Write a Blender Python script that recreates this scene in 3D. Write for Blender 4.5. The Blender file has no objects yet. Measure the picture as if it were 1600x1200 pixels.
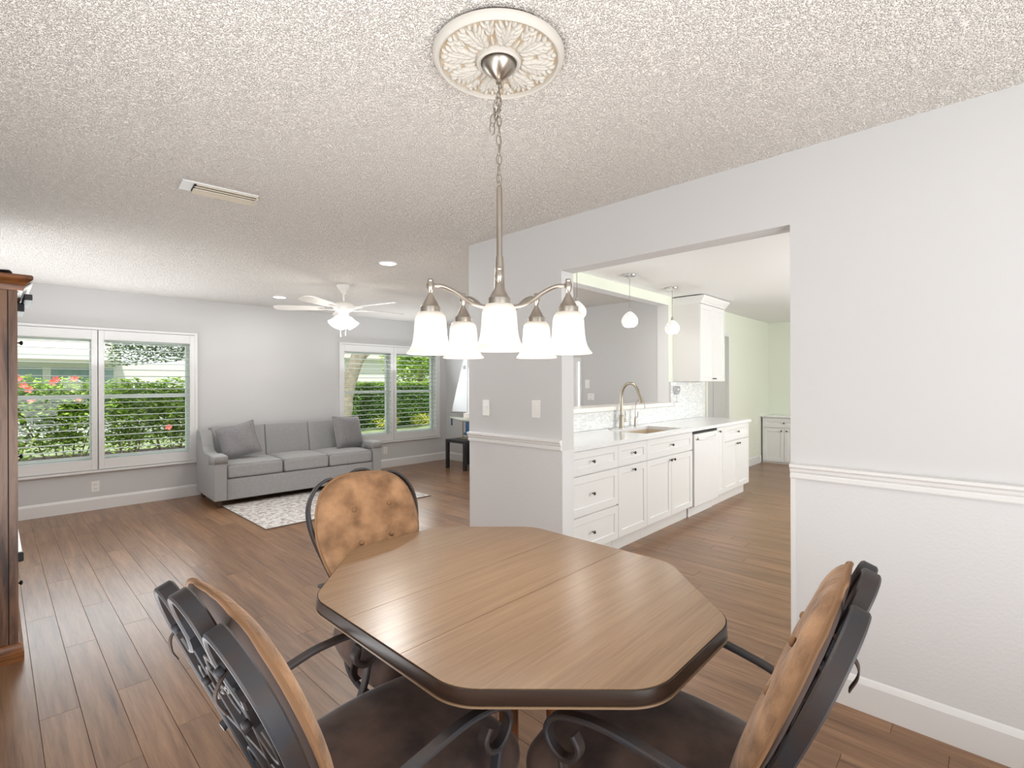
import bpy, math, random
from mathutils import Vector, Matrix
random.seed(7)
SC = bpy.context.scene
COL = SC.collection
PI = math.pi
rnd = random.uniform

# ---------------------------------------------------------------- camera, world, lights, exposure
CAM_H = 1.3824
YAW = 0.761
ROLL = 0.0035
cd = bpy.data.cameras.new('camera'); cam = bpy.data.objects.new('camera', cd); COL.objects.link(cam)
cd.sensor_width = 36.0; cd.lens = 36.0 * 772.15 / 1600.0
cd.shift_y = -1.3 / 1600.0
cd.clip_start = 0.02; cd.clip_end = 200
Fv = Vector((math.cos(YAW), math.sin(YAW), 0)); Rv = Vector((math.sin(YAW), -math.cos(YAW), 0)); Uv = Vector((0, 0, 1))
c_, s_ = math.cos(ROLL), math.sin(ROLL)
rt = Rv * c_ - Uv * s_; up = Rv * s_ + Uv * c_
m = Matrix.Identity(4)
for i in range(3):
    m[i][0] = rt[i]; m[i][1] = up[i]; m[i][2] = -Fv[i]
m[2][3] = CAM_H
cam.matrix_world = m
SC.camera = cam

W = bpy.data.worlds.new('world'); SC.world = W; W.use_nodes = True
bg = W.node_tree.nodes['Background']; bg.inputs[0].default_value = (0.97, 0.98, 1.0, 1); bg.inputs[1].default_value = 0.80

def sun(direction, strength, col, angle):
    l = bpy.data.lights.new('sun', 'SUN'); l.energy = strength; l.color = col; l.angle = angle
    o = bpy.data.objects.new('sun', l); COL.objects.link(o)
    o.rotation_euler = Vector(direction).to_track_quat('-Z', 'Y').to_euler(); o.location = (0, 0, 20)
sun((0.25, 0.62, -1.0), 2.8, (1.0, 0.96, 0.88), math.radians(3))

def area(name, loc, direction, sx, sy, power, col=(1, 1, 1)):
    l = bpy.data.lights.new(name, 'AREA'); l.shape = 'RECTANGLE'; l.size = sx; l.size_y = sy; l.energy = power; l.color = col
    o = bpy.data.objects.new(name, l); COL.objects.link(o)
    o.location = loc; o.rotation_euler = Vector(direction).to_track_quat('-Z', 'Z').to_euler()
    return o
# daylight at living room and kitchen windows; unseen fills added behind and beside camera
area('fill_behind_camera', (0.2, -1.72, 0.7), (-0.1, 0.6, 1.0), 2.8, 1.6, 54, (0.97, 0.985, 1.0))  # unseen fill lamp added behind the camera
area('fill_dining_side', (-0.45, 0.9, 0.8), (0.35, 0.2, 1.0), 2.6, 0.9, 22, (0.97, 0.985, 1.0))  # added fill lamp, brightens the dining ceiling and partition wall
area('daylight_window_front', (0.80, 6.82, 1.22), (0.0, -1, 0.70), 1.7, 0.8, 15, (0.93, 0.97, 1.0))
area('daylight_window_back', (4.35, 6.82, 1.22), (0.0, -1, 0.70), 1.3, 0.8, 15, (0.93, 0.97, 1.0))
area('fill_living_side', (-0.45, 5.2, 1.2), (1, -0.5, 0.8), 1.8, 1.2, 20, (0.95, 0.975, 1.0))  # added fill lamp out of view, brightens the living room
area('daylight_kitchen', (6.4, -1.40, 1.35), (0.1, 1, 0.65), 4.4, 1.0, 96, (0.98, 0.99, 1.0))
SC.view_settings.view_transform = 'Standard'; SC.view_settings.look = 'None'
SC.view_settings.gamma = 1.0; SC.view_settings.use_curve_mapping = False
SC.view_settings.exposure = 0.84
SC.cycles.max_bounces = 8; SC.cycles.diffuse_bounces = 5; SC.cycles.transparent_max_bounces = 12
SC.cycles.sample_clamp_indirect = 6.0
SC.cycles.caustics_reflective = False; SC.cycles.caustics_refractive = False

# ---------------------------------------------------------------- materials
def srgb(r, g, b):
    f = lambda v: (v / 255 / 12.92) if v / 255 <= 0.04045 else ((v / 255 + 0.055) / 1.055) ** 2.4
    return (f(r), f(g), f(b), 1)

def mat(name, col, rough=0.5, metal=0.0, noise=0.0, nscale=8.0, bump=0.0, bscale=60.0, bdist=0.01, spec=None,
        stretch=None, col2=None, sheen=0.0, coat=0.0, bdetail=2.0, emis=None, estr=0.0, bramp=None):
    M = bpy.data.materials.new(name); M.use_nodes = True
    nt = M.node_tree; N = nt.nodes; L = nt.links
    b = N['Principled BSDF']; b.inputs['Base Color'].default_value = col
    b.inputs['Roughness'].default_value = rough; b.inputs['Metallic'].default_value = metal
    if spec is not None: b.inputs['Specular IOR Level'].default_value = spec
    if sheen: b.inputs['Sheen Weight'].default_value = sheen; b.inputs['Sheen Roughness'].default_value = 0.4
    if coat: b.inputs['Coat Weight'].default_value = coat; b.inputs['Coat Roughness'].default_value = 0.08
    if emis: b.inputs['Emission Color'].default_value = emis; b.inputs['Emission Strength'].default_value = estr
    tc = N.new('ShaderNodeTexCoord'); mp = N.new('ShaderNodeMapping'); L.new(tc.outputs['Object'], mp.inputs[0])
    if stretch: mp.inputs['Scale'].default_value = stretch
    if noise or col2:
        n = N.new('ShaderNodeTexNoise'); n.inputs['Scale'].default_value = nscale; n.inputs['Detail'].default_value = 4
        L.new(mp.outputs[0], n.inputs['Vector'])
        r = N.new('ShaderNodeValToRGB'); L.new(n.outputs['Fac'], r.inputs[0])
        c2 = col2 or tuple(max(0, c * (1 - noise)) for c in col[:3]) + (1,)
        r.color_ramp.elements[0].position = 0.32; r.color_ramp.elements[1].position = 0.68
        r.color_ramp.elements[0].color = c2; r.color_ramp.elements[1].color = col
        L.new(r.outputs[0], b.inputs['Base Color'])
    if bump:
        n2 = N.new('ShaderNodeTexNoise'); n2.inputs['Scale'].default_value = bscale; n2.inputs['Detail'].default_value = bdetail
        L.new(mp.outputs[0], n2.inputs['Vector'])
        src = n2.outputs['Fac']
        if bramp:
            rr = N.new('ShaderNodeValToRGB'); rr.color_ramp.elements[0].position = bramp[0]; rr.color_ramp.elements[1].position = bramp[1]
            L.new(src, rr.inputs[0]); src = rr.outputs[0]
        bp = N.new('ShaderNodeBump'); bp.inputs['Strength'].default_value = bump; bp.inputs['Distance'].default_value = bdist
        L.new(src, bp.inputs['Height']); L.new(bp.outputs[0], b.inputs['Normal'])
    return M

def wood(name, c1, c2, rough=0.4, gscale=3.0, stretch=(14, 1.2, 14), per_piece=0.0, island=False, coat=0.0, c3=None, bump=0.15, spec=None, ramp=(.36, .64)):
    """wood grain: stretched noise + wave; per_piece shifts hue/value per object (or per mesh island)"""
    M = bpy.data.materials.new(name); M.use_nodes = True
    nt = M.node_tree; N = nt.nodes; L = nt.links
    b = N['Principled BSDF']; b.inputs['Roughness'].default_value = rough
    if spec is not None: b.inputs['Specular IOR Level'].default_value = spec
    if coat: b.inputs['Coat Weight'].default_value = coat; b.inputs['Coat Roughness'].default_value = 0.12
    geo = N.new('ShaderNodeNewGeometry'); oi = N.new('ShaderNodeObjectInfo')
    rand = geo.outputs['Random Per Island'] if island else oi.outputs['Random']
    tc = N.new('ShaderNodeTexCoord'); add = N.new('ShaderNodeVectorMath'); add.operation = 'ADD'
    L.new(geo.outputs['Position'] if per_piece else tc.outputs['Object'], add.inputs[0])
    if per_piece:
        sc = N.new('ShaderNodeVectorMath'); sc.operation = 'SCALE'; sc.inputs[0].default_value = (13, 29, 7)
        L.new(rand, sc.inputs['Scale']); L.new(sc.outputs[0], add.inputs[1])
    mp = N.new('ShaderNodeMapping'); mp.inputs['Scale'].default_value = stretch; L.new(add.outputs[0], mp.inputs[0])
    n1 = N.new('ShaderNodeTexNoise'); n1.inputs['Scale'].default_value = gscale; n1.inputs['Detail'].default_value = 7; n1.inputs['Roughness'].default_value = 0.62
    n1.inputs['Distortion'].default_value = 0.6
    L.new(mp.outputs[0], n1.inputs['Vector'])
    n2 = N.new('ShaderNodeTexNoise'); n2.inputs['Scale'].default_value = gscale * 0.35; n2.inputs['Detail'].default_value = 3
    L.new(mp.outputs[0], n2.inputs['Vector'])
    mx = N.new('ShaderNodeMath'); mx.operation = 'ADD'; L.new(n1.outputs['Fac'], mx.inputs[0]); L.new(n2.outputs['Fac'], mx.inputs[1])
    hf = N.new('ShaderNodeMath'); hf.operation = 'MULTIPLY'; hf.inputs[1].default_value = 0.5; L.new(mx.outputs[0], hf.inputs[0])
    r = N.new('ShaderNodeValToRGB'); L.new(hf.outputs[0], r.inputs[0])
    r.color_ramp.elements[0].position = ramp[0]; r.color_ramp.elements[1].position = ramp[1]
    r.color_ramp.elements[0].color = c2; r.color_ramp.elements[1].color = c1
    if c3:
        e = r.color_ramp.elements.new(ramp[0] - .08); e.color = c3
    out = r.outputs[0]
    if per_piece:
        hs = N.new('ShaderNodeHueSaturation')
        mr = N.new('ShaderNodeMapRange'); mr.inputs['To Min'].default_value = 1 - per_piece; mr.inputs['To Max'].default_value = 1 + per_piece
        L.new(rand, mr.inputs[0]); L.new(mr.outputs[0], hs.inputs['Value']); L.new(out, hs.inputs['Color']); out = hs.outputs[0]
    L.new(out, b.inputs['Base Color'])
    if bump:
        bp = N.new('ShaderNodeBump'); bp.inputs['Strength'].default_value = bump; bp.inputs['Distance'].default_value = 0.002
        L.new(n1.outputs['Fac'], bp.inputs['Height']); L.new(bp.outputs[0], b.inputs['Normal'])
    return M

def leafmat(name, c1, c2, trans=0.25):
    M = bpy.data.materials.new(name); M.use_nodes = True
    nt = M.node_tree; N = nt.nodes; L = nt.links
    b = N['Principled BSDF']; b.inputs['Roughness'].default_value = 0.75; b.inputs['Specular IOR Level'].default_value = 0.2
    g = N.new('ShaderNodeNewGeometry'); r = N.new('ShaderNodeValToRGB'); L.new(g.outputs['Random Per Island'], r.inputs[0])
    r.color_ramp.elements[0].color = c1; r.color_ramp.elements[1].color = c2
    L.new(r.outputs[0], b.inputs['Base Color'])
    t = N.new('ShaderNodeBsdfTranslucent'); L.new(r.outputs[0], t.inputs[0])
    mx = N.new('ShaderNodeMixShader'); mx.inputs[0].default_value = trans
    L.new(b.outputs[0], mx.inputs[1]); L.new(t.outputs[0], mx.inputs[2]); L.new(mx.outputs[0], N['Material Output'].inputs[0])
    return M

def glassmat(name, refl=0.06, tint=(1, 1, 1, 1)):
    M = bpy.data.materials.new(name); M.use_nodes = True
    N = M.node_tree.nodes; L = M.node_tree.links; N.remove(N['Principled BSDF'])
    t = N.new('ShaderNodeBsdfTransparent'); t.inputs[0].default_value = tint
    g = N.new('ShaderNodeBsdfGlossy'); g.inputs['Roughness'].default_value = 0.02
    mx = N.new('ShaderNodeMixShader'); mx.inputs[0].default_value = refl
    L.new(t.outputs[0], mx.inputs[1]); L.new(g.outputs[0], mx.inputs[2]); L.new(mx.outputs[0], N['Material Output'].inputs[0])
    return M

def lampglass(name, col, e, tint=(1, 0.99, 0.96, 1), bump=0.0):
    M = mat(name, tint, 0.35, emis=col, estr=e)
    if bump:
        N = M.node_tree.nodes; L = M.node_tree.links; b = N['Principled BSDF']
        v = N.new('ShaderNodeTexVoronoi'); v.inputs['Scale'].default_value = 110; tc = N.new('ShaderNodeTexCoord'); L.new(tc.outputs['Object'], v.inputs['Vector'])
        bp = N.new('ShaderNodeBump'); bp.inputs['Strength'].default_value = bump; bp.inputs['Distance'].default_value = 0.004; bp.invert = True
        L.new(v.outputs['Distance'], bp.inputs['Height']); L.new(bp.outputs[0], b.inputs['Normal'])
        r = N.new('ShaderNodeValToRGB'); L.new(v.outputs['Distance'], r.inputs[0])
        r.color_ramp.elements[0].color = tuple(c * 1.0 for c in col[:3]) + (1,); r.color_ramp.elements[1].color = tuple(c * 0.45 for c in col[:3]) + (1,)
        r.color_ramp.elements[1].position = 0.7
        L.new(r.outputs[0], b.inputs['Emission Color'])
    return M

M = {}
M['wall'] = mat('wall_paint', srgb(206, 206, 206), 0.75, bump=0.08, bscale=180, bdist=0.002)
M['wainscot'] = mat('wainscot_texture', srgb(216, 216, 217), 0.7, bump=0.25, bscale=90, bdist=0.004, bdetail=4)
M['trim'] = mat('trim_paint', srgb(226, 226, 225), 0.35)
M['green'] = mat('green_wall_paint', srgb(226, 230, 216), 0.75, bump=0.05, bscale=160, bdist=0.002)
M['popcorn'] = mat('popcorn_ceiling', srgb(240, 235, 229), 0.9, bump=1.0, bscale=185, bdist=0.0085, bdetail=1.2, bramp=(0.45, 0.62))
M['smooth_ceiling'] = mat('smooth_ceiling', srgb(232, 233, 232), 0.8, bump=0.05, bscale=60)
M['subfloor'] = mat('subfloor', srgb(84, 64, 52), 0.8)
FL = dict(rough=0.30, gscale=2.6, stretch=(26, 1.6, 1), c3=srgb(80, 58, 44), bump=0.2, spec=0.5)
M['plank'] = wood('floor_plank_wood', srgb(154, 118, 88), srgb(112, 80, 56), per_piece=0.14, **FL)
M['plank_far'] = wood('floor_plank_wood_far', srgb(154, 118, 88), srgb(112, 80, 56), per_piece=0.14, island=True, **FL)
M['table'] = wood('table_laminate', srgb(142, 116, 90), srgb(120, 94, 70), rough=0.28, gscale=5, stretch=(1.3, 36, 1), bump=0.03, spec=0.5)
M['table_edge'] = wood('table_edge_walnut', srgb(54, 38, 29), srgb(34, 24, 18), rough=0.38, gscale=3, stretch=(1.2, 1.2, 30), bump=0.05)
M['table_line'] = mat('table_edge_line', srgb(130, 106, 82), 0.4)
M['brown_leg'] = wood('brown_leg', srgb(140, 88, 50), srgb(105, 62, 34), rough=0.35, stretch=(12, 12, 1))
M['hutch'] = wood('hutch_wood', srgb(132, 98, 76), srgb(70, 46, 36), rough=0.35, gscale=3.2, stretch=(6, 6, 0.5), c3=srgb(30, 20, 22), ramp=(.45, .56))
M['hutch_trim'] = wood('hutch_moulding', srgb(146, 92, 48), srgb(88, 52, 28), rough=0.3, gscale=2.5, stretch=(3, 3, 18), c3=srgb(42, 26, 16), ramp=(.43, .56))
M['iron'] = mat('wrought_iron', srgb(46, 48, 54), 0.58, metal=0.15, col2=srgb(56, 44, 38), nscale=14, bump=0.25, bscale=140, bdist=0.001)
M['pad'] = mat('suede_camel', srgb(164, 126, 92), 0.85, nscale=11, col2=srgb(104, 74, 48), sheen=0.15, bump=0.9, bscale=16, bdist=0.02, bdetail=5)
M['pad_back'] = mat('pad_underside', srgb(70, 54, 47), 0.9, noise=0.25, nscale=10)
M['tie'] = mat('tie_ribbon', srgb(58, 42, 34), 0.9)
M['seat'] = mat('suede_brown', srgb(104, 82, 72), 0.85, nscale=9, col2=srgb(56, 40, 36), sheen=0.25, bump=0.3, bscale=10, bdist=0.01, bdetail=4)
M['piping'] = mat('piping', srgb(128, 94, 64), 0.8)
M['nickel'] = mat('brushed_nickel', srgb(176, 168, 158), 0.28, metal=1.0)
M['chrome'] = mat('chrome', srgb(210, 210, 212), 0.08, metal=1.0)
M['faucet'] = mat('faucet_nickel', srgb(165, 155, 138), 0.3, metal=1.0)
M['dark_knob'] = mat('dark_knob', srgb(86, 80, 76), 0.25, metal=0.9)
M['black_knob'] = mat('black_knob', srgb(22, 20, 20), 0.35)
M['shade'] = lampglass('frosted_lamp_glass', (1.0, 0.955, 0.89, 1), 0.50, (.42, .40, .37, 1))
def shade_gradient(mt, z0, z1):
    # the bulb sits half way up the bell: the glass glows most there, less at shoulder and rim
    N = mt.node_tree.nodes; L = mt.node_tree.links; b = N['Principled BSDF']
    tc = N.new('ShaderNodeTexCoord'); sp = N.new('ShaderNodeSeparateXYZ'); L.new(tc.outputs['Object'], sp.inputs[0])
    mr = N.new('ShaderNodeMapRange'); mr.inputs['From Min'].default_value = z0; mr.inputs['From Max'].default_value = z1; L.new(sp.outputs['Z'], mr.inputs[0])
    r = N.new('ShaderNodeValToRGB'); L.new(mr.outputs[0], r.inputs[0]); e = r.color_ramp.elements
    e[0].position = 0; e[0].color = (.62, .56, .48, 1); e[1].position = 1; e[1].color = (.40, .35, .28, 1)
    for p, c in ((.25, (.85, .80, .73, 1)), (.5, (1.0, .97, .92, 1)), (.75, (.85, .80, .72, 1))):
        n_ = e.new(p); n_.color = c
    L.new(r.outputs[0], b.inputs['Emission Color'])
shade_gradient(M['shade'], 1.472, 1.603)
M['pendant'] = lampglass('crystal_mosaic', (1.0, 0.98, 0.93, 1), 0.62, (.40, .40, .39, 1), bump=1.0)
M['fan_shade'] = lampglass('fan_lamp_glass', (1.0, 0.97, 0.92, 1), 0.4)
M['led'] = lampglass('led_disc', (1.0, 1.0, 1.0, 1), 6.0)
M['fan_white'] = mat('fan_white', srgb(232, 230, 226), 0.4)
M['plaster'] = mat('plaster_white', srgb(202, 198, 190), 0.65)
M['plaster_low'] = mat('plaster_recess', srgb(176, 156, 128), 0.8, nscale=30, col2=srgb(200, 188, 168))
M['crust_shadow'] = mat('crust_shadow_gap', srgb(92, 80, 72), 0.95, bump=1, bscale=120)
M['vent'] = mat('vent_cream', srgb(212, 204, 188), 0.5)
M['vent_frame'] = mat('vent_white', srgb(228, 230, 230), 0.5)
M['dark'] = mat('dark_gap', srgb(30, 28, 28), 0.8)
M['sofa'] = mat('sofa_grey_tweed', srgb(166, 166, 166), 0.95, noise=0.22, nscale=130, bump=0.25, bscale=260, bdist=0.002, sheen=0.2)
M['sofa_seam'] = mat('sofa_piping', srgb(112, 112, 114), 0.9)
M['pillow'] = mat('pillow_grey', srgb(136, 134, 136), 0.9, noise=0.2, nscale=60, sheen=0.4, bump=0.3, bscale=9, bdist=0.01)
M['foot'] = mat('dark_foot', srgb(66, 46, 36), 0.4)
M['rug'] = mat('rug_woven', srgb(208, 204, 200), 0.95, nscale=14, col2=srgb(150, 146, 150), bump=0.5, bscale=220, bdist=0.003)
M['rug_edge'] = mat('rug_binding', srgb(120, 108, 98), 0.9)
M['black'] = mat('black_laminate', srgb(38, 38, 40), 0.45)
M['cabinet'] = mat('cabinet_white', srgb(226, 226, 225), 0.32)
M['cab_side'] = mat('cabinet_side', srgb(222, 220, 217), 0.4)
M['appliance'] = mat('appliance_white', srgb(228, 228, 228), 0.18)
M['quartz'] = mat('quartz_top', srgb(232, 233, 234), 0.12, noise=0.04, nscale=30)
M['ledge'] = mat('ledge_top', srgb(240, 236, 230), 0.2)
M['sink'] = mat('sink_beige', srgb(206, 190, 168), 0.4)
M['grout'] = mat('grout', srgb(205, 205, 202), 0.9)
M['glass'] = glassmat('window_glass', 0.02, (0.975, 0.99, 0.985, 1))
M['clear_glass'] = glassmat('clear_glass', 0.08, (0.86, 0.86, 0.87, 1))
M['window_frame'] = mat('window_frame', srgb(222, 230, 226), 0.4)
M['louver'] = mat('louver_white', srgb(196, 204, 202), 0.3)
M['door_grey'] = mat('door_grey', srgb(186, 186, 184), 0.45)
M['plastic'] = mat('white_plastic', srgb(236, 235, 232), 0.3)
M['sail'] = mat('sail_cloth', srgb(214, 216, 218), 0.7)
M['hull'] = mat('hull_white', srgb(222, 228, 216), 0.3)
M['blue'] = mat('navy_paint', srgb(44, 82, 120), 0.35)
M['grass'] = mat('lawn', srgb(156, 168, 128), 0.9, nscale=3, col2=srgb(124, 142, 98), bump=0.6, bscale=60)
M['mulch'] = mat('mulch', srgb(110, 96, 84), 0.95, nscale=12, col2=srgb(78, 64, 56), bump=0.8, bscale=30)
M['house'] = mat('house_white', srgb(206, 208, 206), 0.8)
M['house_roof'] = mat('house_roof', srgb(214, 208, 196), 0.8)
M['house_glass'] = mat('house_glass', srgb(112, 140, 142), 0.15)
M['leaf_hib'] = leafmat('hibiscus_leaf', srgb(92, 136, 48), srgb(190, 216, 104))
M['leaf_hedge'] = leafmat('hedge_leaf', srgb(66, 108, 44), srgb(142, 180, 82))
M['leaf_lime'] = leafmat('lime_leaf', srgb(132, 172, 60), srgb(206, 224, 110), 0.4)
M['leaf_far'] = leafmat('far_leaf', srgb(84, 108, 76), srgb(136, 158, 116), .1)
M['leaf_yellow'] = leafmat('yellow_leaf', srgb(196, 200, 70), srgb(236, 230, 120), 0.3)
M['petal'] = mat('petal_coral', srgb(232, 108, 104), 0.6)
M['stem'] = mat('stem_grey', srgb(132, 120, 100), 0.9)
M['bark'] = mat('bark', srgb(150, 142, 126), 0.95, noise=0.3, nscale=9, bump=0.8, bscale=20, bdist=0.02)
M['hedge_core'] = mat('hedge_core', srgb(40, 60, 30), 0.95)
# mosaic: glassy tiles, tint differing tile by tile
def mosaic():
    m_ = bpy.data.materials.new('mosaic_glass'); m_.use_nodes = True
    N = m_.node_tree.nodes; L = m_.node_tree.links; b = N['Principled BSDF']
    b.inputs['Roughness'].default_value = 0.12; b.inputs['Specular IOR Level'].default_value = 0.6
    g = N.new('ShaderNodeNewGeometry'); r = N.new('ShaderNodeValToRGB'); L.new(g.outputs['Random Per Island'], r.inputs[0])
    r.color_ramp.elements[0].color = srgb(222, 226, 228); r.color_ramp.elements[1].color = srgb(250, 249, 246)
    L.new(r.outputs[0], b.inputs['Base Color']); return m_
M['mosaic'] = mosaic()

# ---------------------------------------------------------------- mesh helpers
class MB:
    def __init__(s): s.v = []; s.f = []
    def add(s, vs, fs):
        o = len(s.v); s.v += [tuple(v) for v in vs]; s.f += [tuple(i + o for i in f) for f in fs]; return s
    def box(s, x0, x1, y0, y1, z0, z1, rot=None, about=None):
        vs = [Vector((x, y, z)) for z in (z0, z1) for x, y in ((x0, y0), (x1, y0), (x1, y1), (x0, y1))]
        if rot is not None:
            c = Vector(about) if about is not None else Vector(((x0 + x1) / 2, (y0 + y1) / 2, (z0 + z1) / 2))
            vs = [rot @ (v - c) + c for v in vs]
        return s.add(vs, [(3, 2, 1, 0), (4, 5, 6, 7), (0, 1, 5, 4), (1, 2, 6, 5), (2, 3, 7, 6), (3, 0, 4, 7)])
    def lathe(s, prof, n=24, c=(0, 0, 0), axis=None, squash=(1, 1)):
        """prof: [(r, z)], revolved about z (or the given axis) at c"""
        Q = Vector((0, 0, 1)).rotation_difference(Vector(axis)).to_matrix() if axis is not None else Matrix.Identity(3)
        c = Vector(c); vs = []; fs = []
        for r, z in prof:
            for k in range(n):
                a = 2 * PI * k / n; vs.append(Q @ Vector((r * math.cos(a) * squash[0], r * math.sin(a) * squash[1], z)) + c)
        for i in range(len(prof) - 1):
            for k in range(n):
                k2 = (k + 1) % n; fs.append((i * n + k, i * n + k2, (i + 1) * n + k2, (i + 1) * n + k))
        if prof[0][0] > 1e-5: fs.append(tuple(range(n - 1, -1, -1)))
        if prof[-1][0] > 1e-5: fs.append(tuple((len(prof) - 1) * n + k for k in range(n)))
        return s.add(vs, fs)
    def shell(s, prof, n=32, c=(0, 0, 0), axis=None):
        """open thin-walled lathe, no caps"""
        Q = Vector((0, 0, 1)).rotation_difference(Vector(axis)).to_matrix() if axis is not None else Matrix.Identity(3)
        c = Vector(c); vs = []; fs = []
        for r, z in prof:
            for k in range(n):
                a = 2 * PI * k / n; vs.append(Q @ Vector((r * math.cos(a), r * math.sin(a), z)) + c)
        for i in range(len(prof) - 1):
            for k in range(n):
                k2 = (k + 1) % n; fs.append((i * n + k, i * n + k2, (i + 1) * n + k2, (i + 1) * n + k))
        return s.add(vs, fs)
    def tube(s, pts, r, n=10, closed=False):
        pts = [Vector(p) for p in pts]; m_ = len(pts); vs = []; fs = []
        rr = r if isinstance(r, (list, tuple)) else [r] * m_
        prev = None
        for i, p in enumerate(pts):
            a = pts[(i - 1) % m_] if (i > 0 or closed) else p; b = pts[(i + 1) % m_] if (i < m_ - 1 or closed) else p
            t = (b - a).normalized()
            if prev is None:
                q = Vector((0, 0, 1)) if abs(t.z) < 0.9 else Vector((1, 0, 0)); u = t.cross(q).normalized()
            else:
                u = (prev - t * prev.dot(t)).normalized()
            prev = u; w = t.cross(u)
            for k in range(n):
                an = 2 * PI * k / n; vs.append(p + (u * math.cos(an) + w * math.sin(an)) * rr[i])
        for i in range(m_ if closed else m_ - 1):
            j = (i + 1) % m_
            for k in range(n):
                k2 = (k + 1) % n; fs.append((i * n + k, i * n + k2, j * n + k2, j * n + k))
        if not closed:
            fs.append(tuple(range(n - 1, -1, -1))); fs.append(tuple((m_ - 1) * n + k for k in range(n)))
        return s.add(vs, fs)
    def strap(s, pts, Wd, w, t):
        """flat bar: width w along the fixed direction Wd, thickness t in the plane of the path, edges chamfered"""
        pts = [Vector(p) for p in pts]; Wd = Vector(Wd).normalized(); vs = []; fs = []; n = 8
        e = t * 0.28
        for i, p in enumerate(pts):
            a = pts[max(i - 1, 0)]; b = pts[min(i + 1, len(pts) - 1)]
            T = (b - a).normalized(); Nn = Wd.cross(T).normalized()
            for x, y in ((-w / 2, -t / 2 + e), (-w / 2 + e, -t / 2), (w / 2 - e, -t / 2), (w / 2, -t / 2 + e), (w / 2, t / 2 - e), (w / 2 - e, t / 2), (-w / 2 + e, t / 2), (-w / 2, t / 2 - e)):
                vs.append(p + Wd * x + Nn * y)
        for i in range(len(pts) - 1):
            for k in range(n):
                k2 = (k + 1) % n; fs.append((i * n + k, i * n + k2, (i + 1) * n + k2, (i + 1) * n + k))
        fs.append(tuple(range(n - 1, -1, -1))); fs.append(tuple((len(pts) - 1) * n + k for k in range(n)))
        return s.add(vs, fs)
    def prism(s, poly, z0, z1):
        n = len(poly); vs = [(x, y, z0) for x, y in poly] + [(x, y, z1) for x, y in poly]
        return s.add(vs, [tuple(range(n - 1, -1, -1)), tuple(range(n, 2 * n))] + [(i, (i + 1) % n, (i + 1) % n + n, i + n) for i in range(n)])
    def extrude(s, prof, a, b, fx):
        """profile (p,q) swept from a to b; fx(t, p, q) -> point"""
        n = len(prof); vs = [fx(a, p, q) for p, q in prof] + [fx(b, p, q) for p, q in prof]
        return s.add(vs, [tuple(range(n - 1, -1, -1)), tuple(range(n, 2 * n))] + [(i, (i + 1) % n, (i + 1) % n + n, i + n) for i in range(n)])
    def rbox(s, x0, x1, y0, y1, z0, z1, r=0.03, n=8, crown=0.0, sag=None, rot=None, about=(0, 0, 0)):
        cx, cy, cz = (x0 + x1) / 2, (y0 + y1) / 2, (z0 + z1) / 2; hx, hy, hz = (x1 - x0) / 2, (y1 - y0) / 2, (z1 - z0) / 2
        r = min(r, hx, hy, hz)
        def axis(h):
            k = 3; o = [-h + r * (1 - math.cos(PI / 2 * i / k)) for i in range(k + 1)]
            mid = [(-h + r) + (2 * h - 2 * r) * i / n for i in range(1, n)]
            return o + mid + [-x for x in o[::-1]]
        ax = [axis(hx), axis(hy), axis(hz)]; vs = []; fs = []; idx = {}
        def pt(p):
            key = tuple(round(c, 6) for c in p)
            if key in idx: return idx[key]
            q = []
            inner = [max(-h + r, min(h - r, c)) for c, h in zip(p, (hx, hy, hz))]
            d = Vector([c - i for c, i in zip(p, inner)])
            if d.length > 1e-9:
                d = d.normalized() * r
            v = Vector(inner) + d
            if crown:
                fxx = (1 - (v.x / hx) ** 2) if hx else 0; fyy = (1 - (v.y / hy) ** 2)
                if v.z > 0: v.z += crown * max(0, fxx) ** 0.6 * max(0, fyy) ** 0.6 * (v.z / hz)
            if sag: v = sag(v)
            v = v + Vector((cx, cy, cz))
            if rot is not None: v = rot @ (v - Vector(about)) + Vector(about)
            vs.append(v); idx[key] = len(vs) - 1; return idx[key]
        H = (hx, hy, hz)
        for d in range(3):
            a, b = (d + 1) % 3, (d + 2) % 3
            for sgn in (-1, 1):
                for i in range(len(ax[a]) - 1):
                    for j in range(len(ax[b]) - 1):
                        q = []
                        for ii, jj in ((i, j), (i + 1, j), (i + 1, j + 1), (i, j + 1)):
                            p = [0, 0, 0]; p[d] = sgn * H[d]; p[a] = ax[a][ii]; p[b] = ax[b][jj]; q.append(pt(p))
                        if sgn < 0: q = q[::-1]
                        if len(set(q)) == 4: fs.append(tuple(q))
        return s.add(vs, fs)
    def mesh(s, name):
        me = bpy.data.meshes.new(name); me.from_pydata(s.v, [], s.f); me.validate(); me.update(); return me
    def obj(s, name, material, parent=None, smooth=False, kind=None, bevel=0.0, label=None, mats=None):
        me = s.mesh(name); o = bpy.data.objects.new(name, me); COL.objects.link(o)
        me.materials.append(material)
        if smooth:
            me.polygons.foreach_set('use_smooth', [True] * len(me.polygons))
            if smooth == 'auto':
                me.set_sharp_from_angle(angle=math.radians(35))
        if parent is not None: o.parent = parent
        if kind: o['kind'] = kind
        if label: o['label'] = label
        if bevel:
            b = o.modifiers.new('bevel', 'BEVEL'); b.width = bevel; b.segments = 2; b.limit_method = 'ANGLE'
        return o

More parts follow.
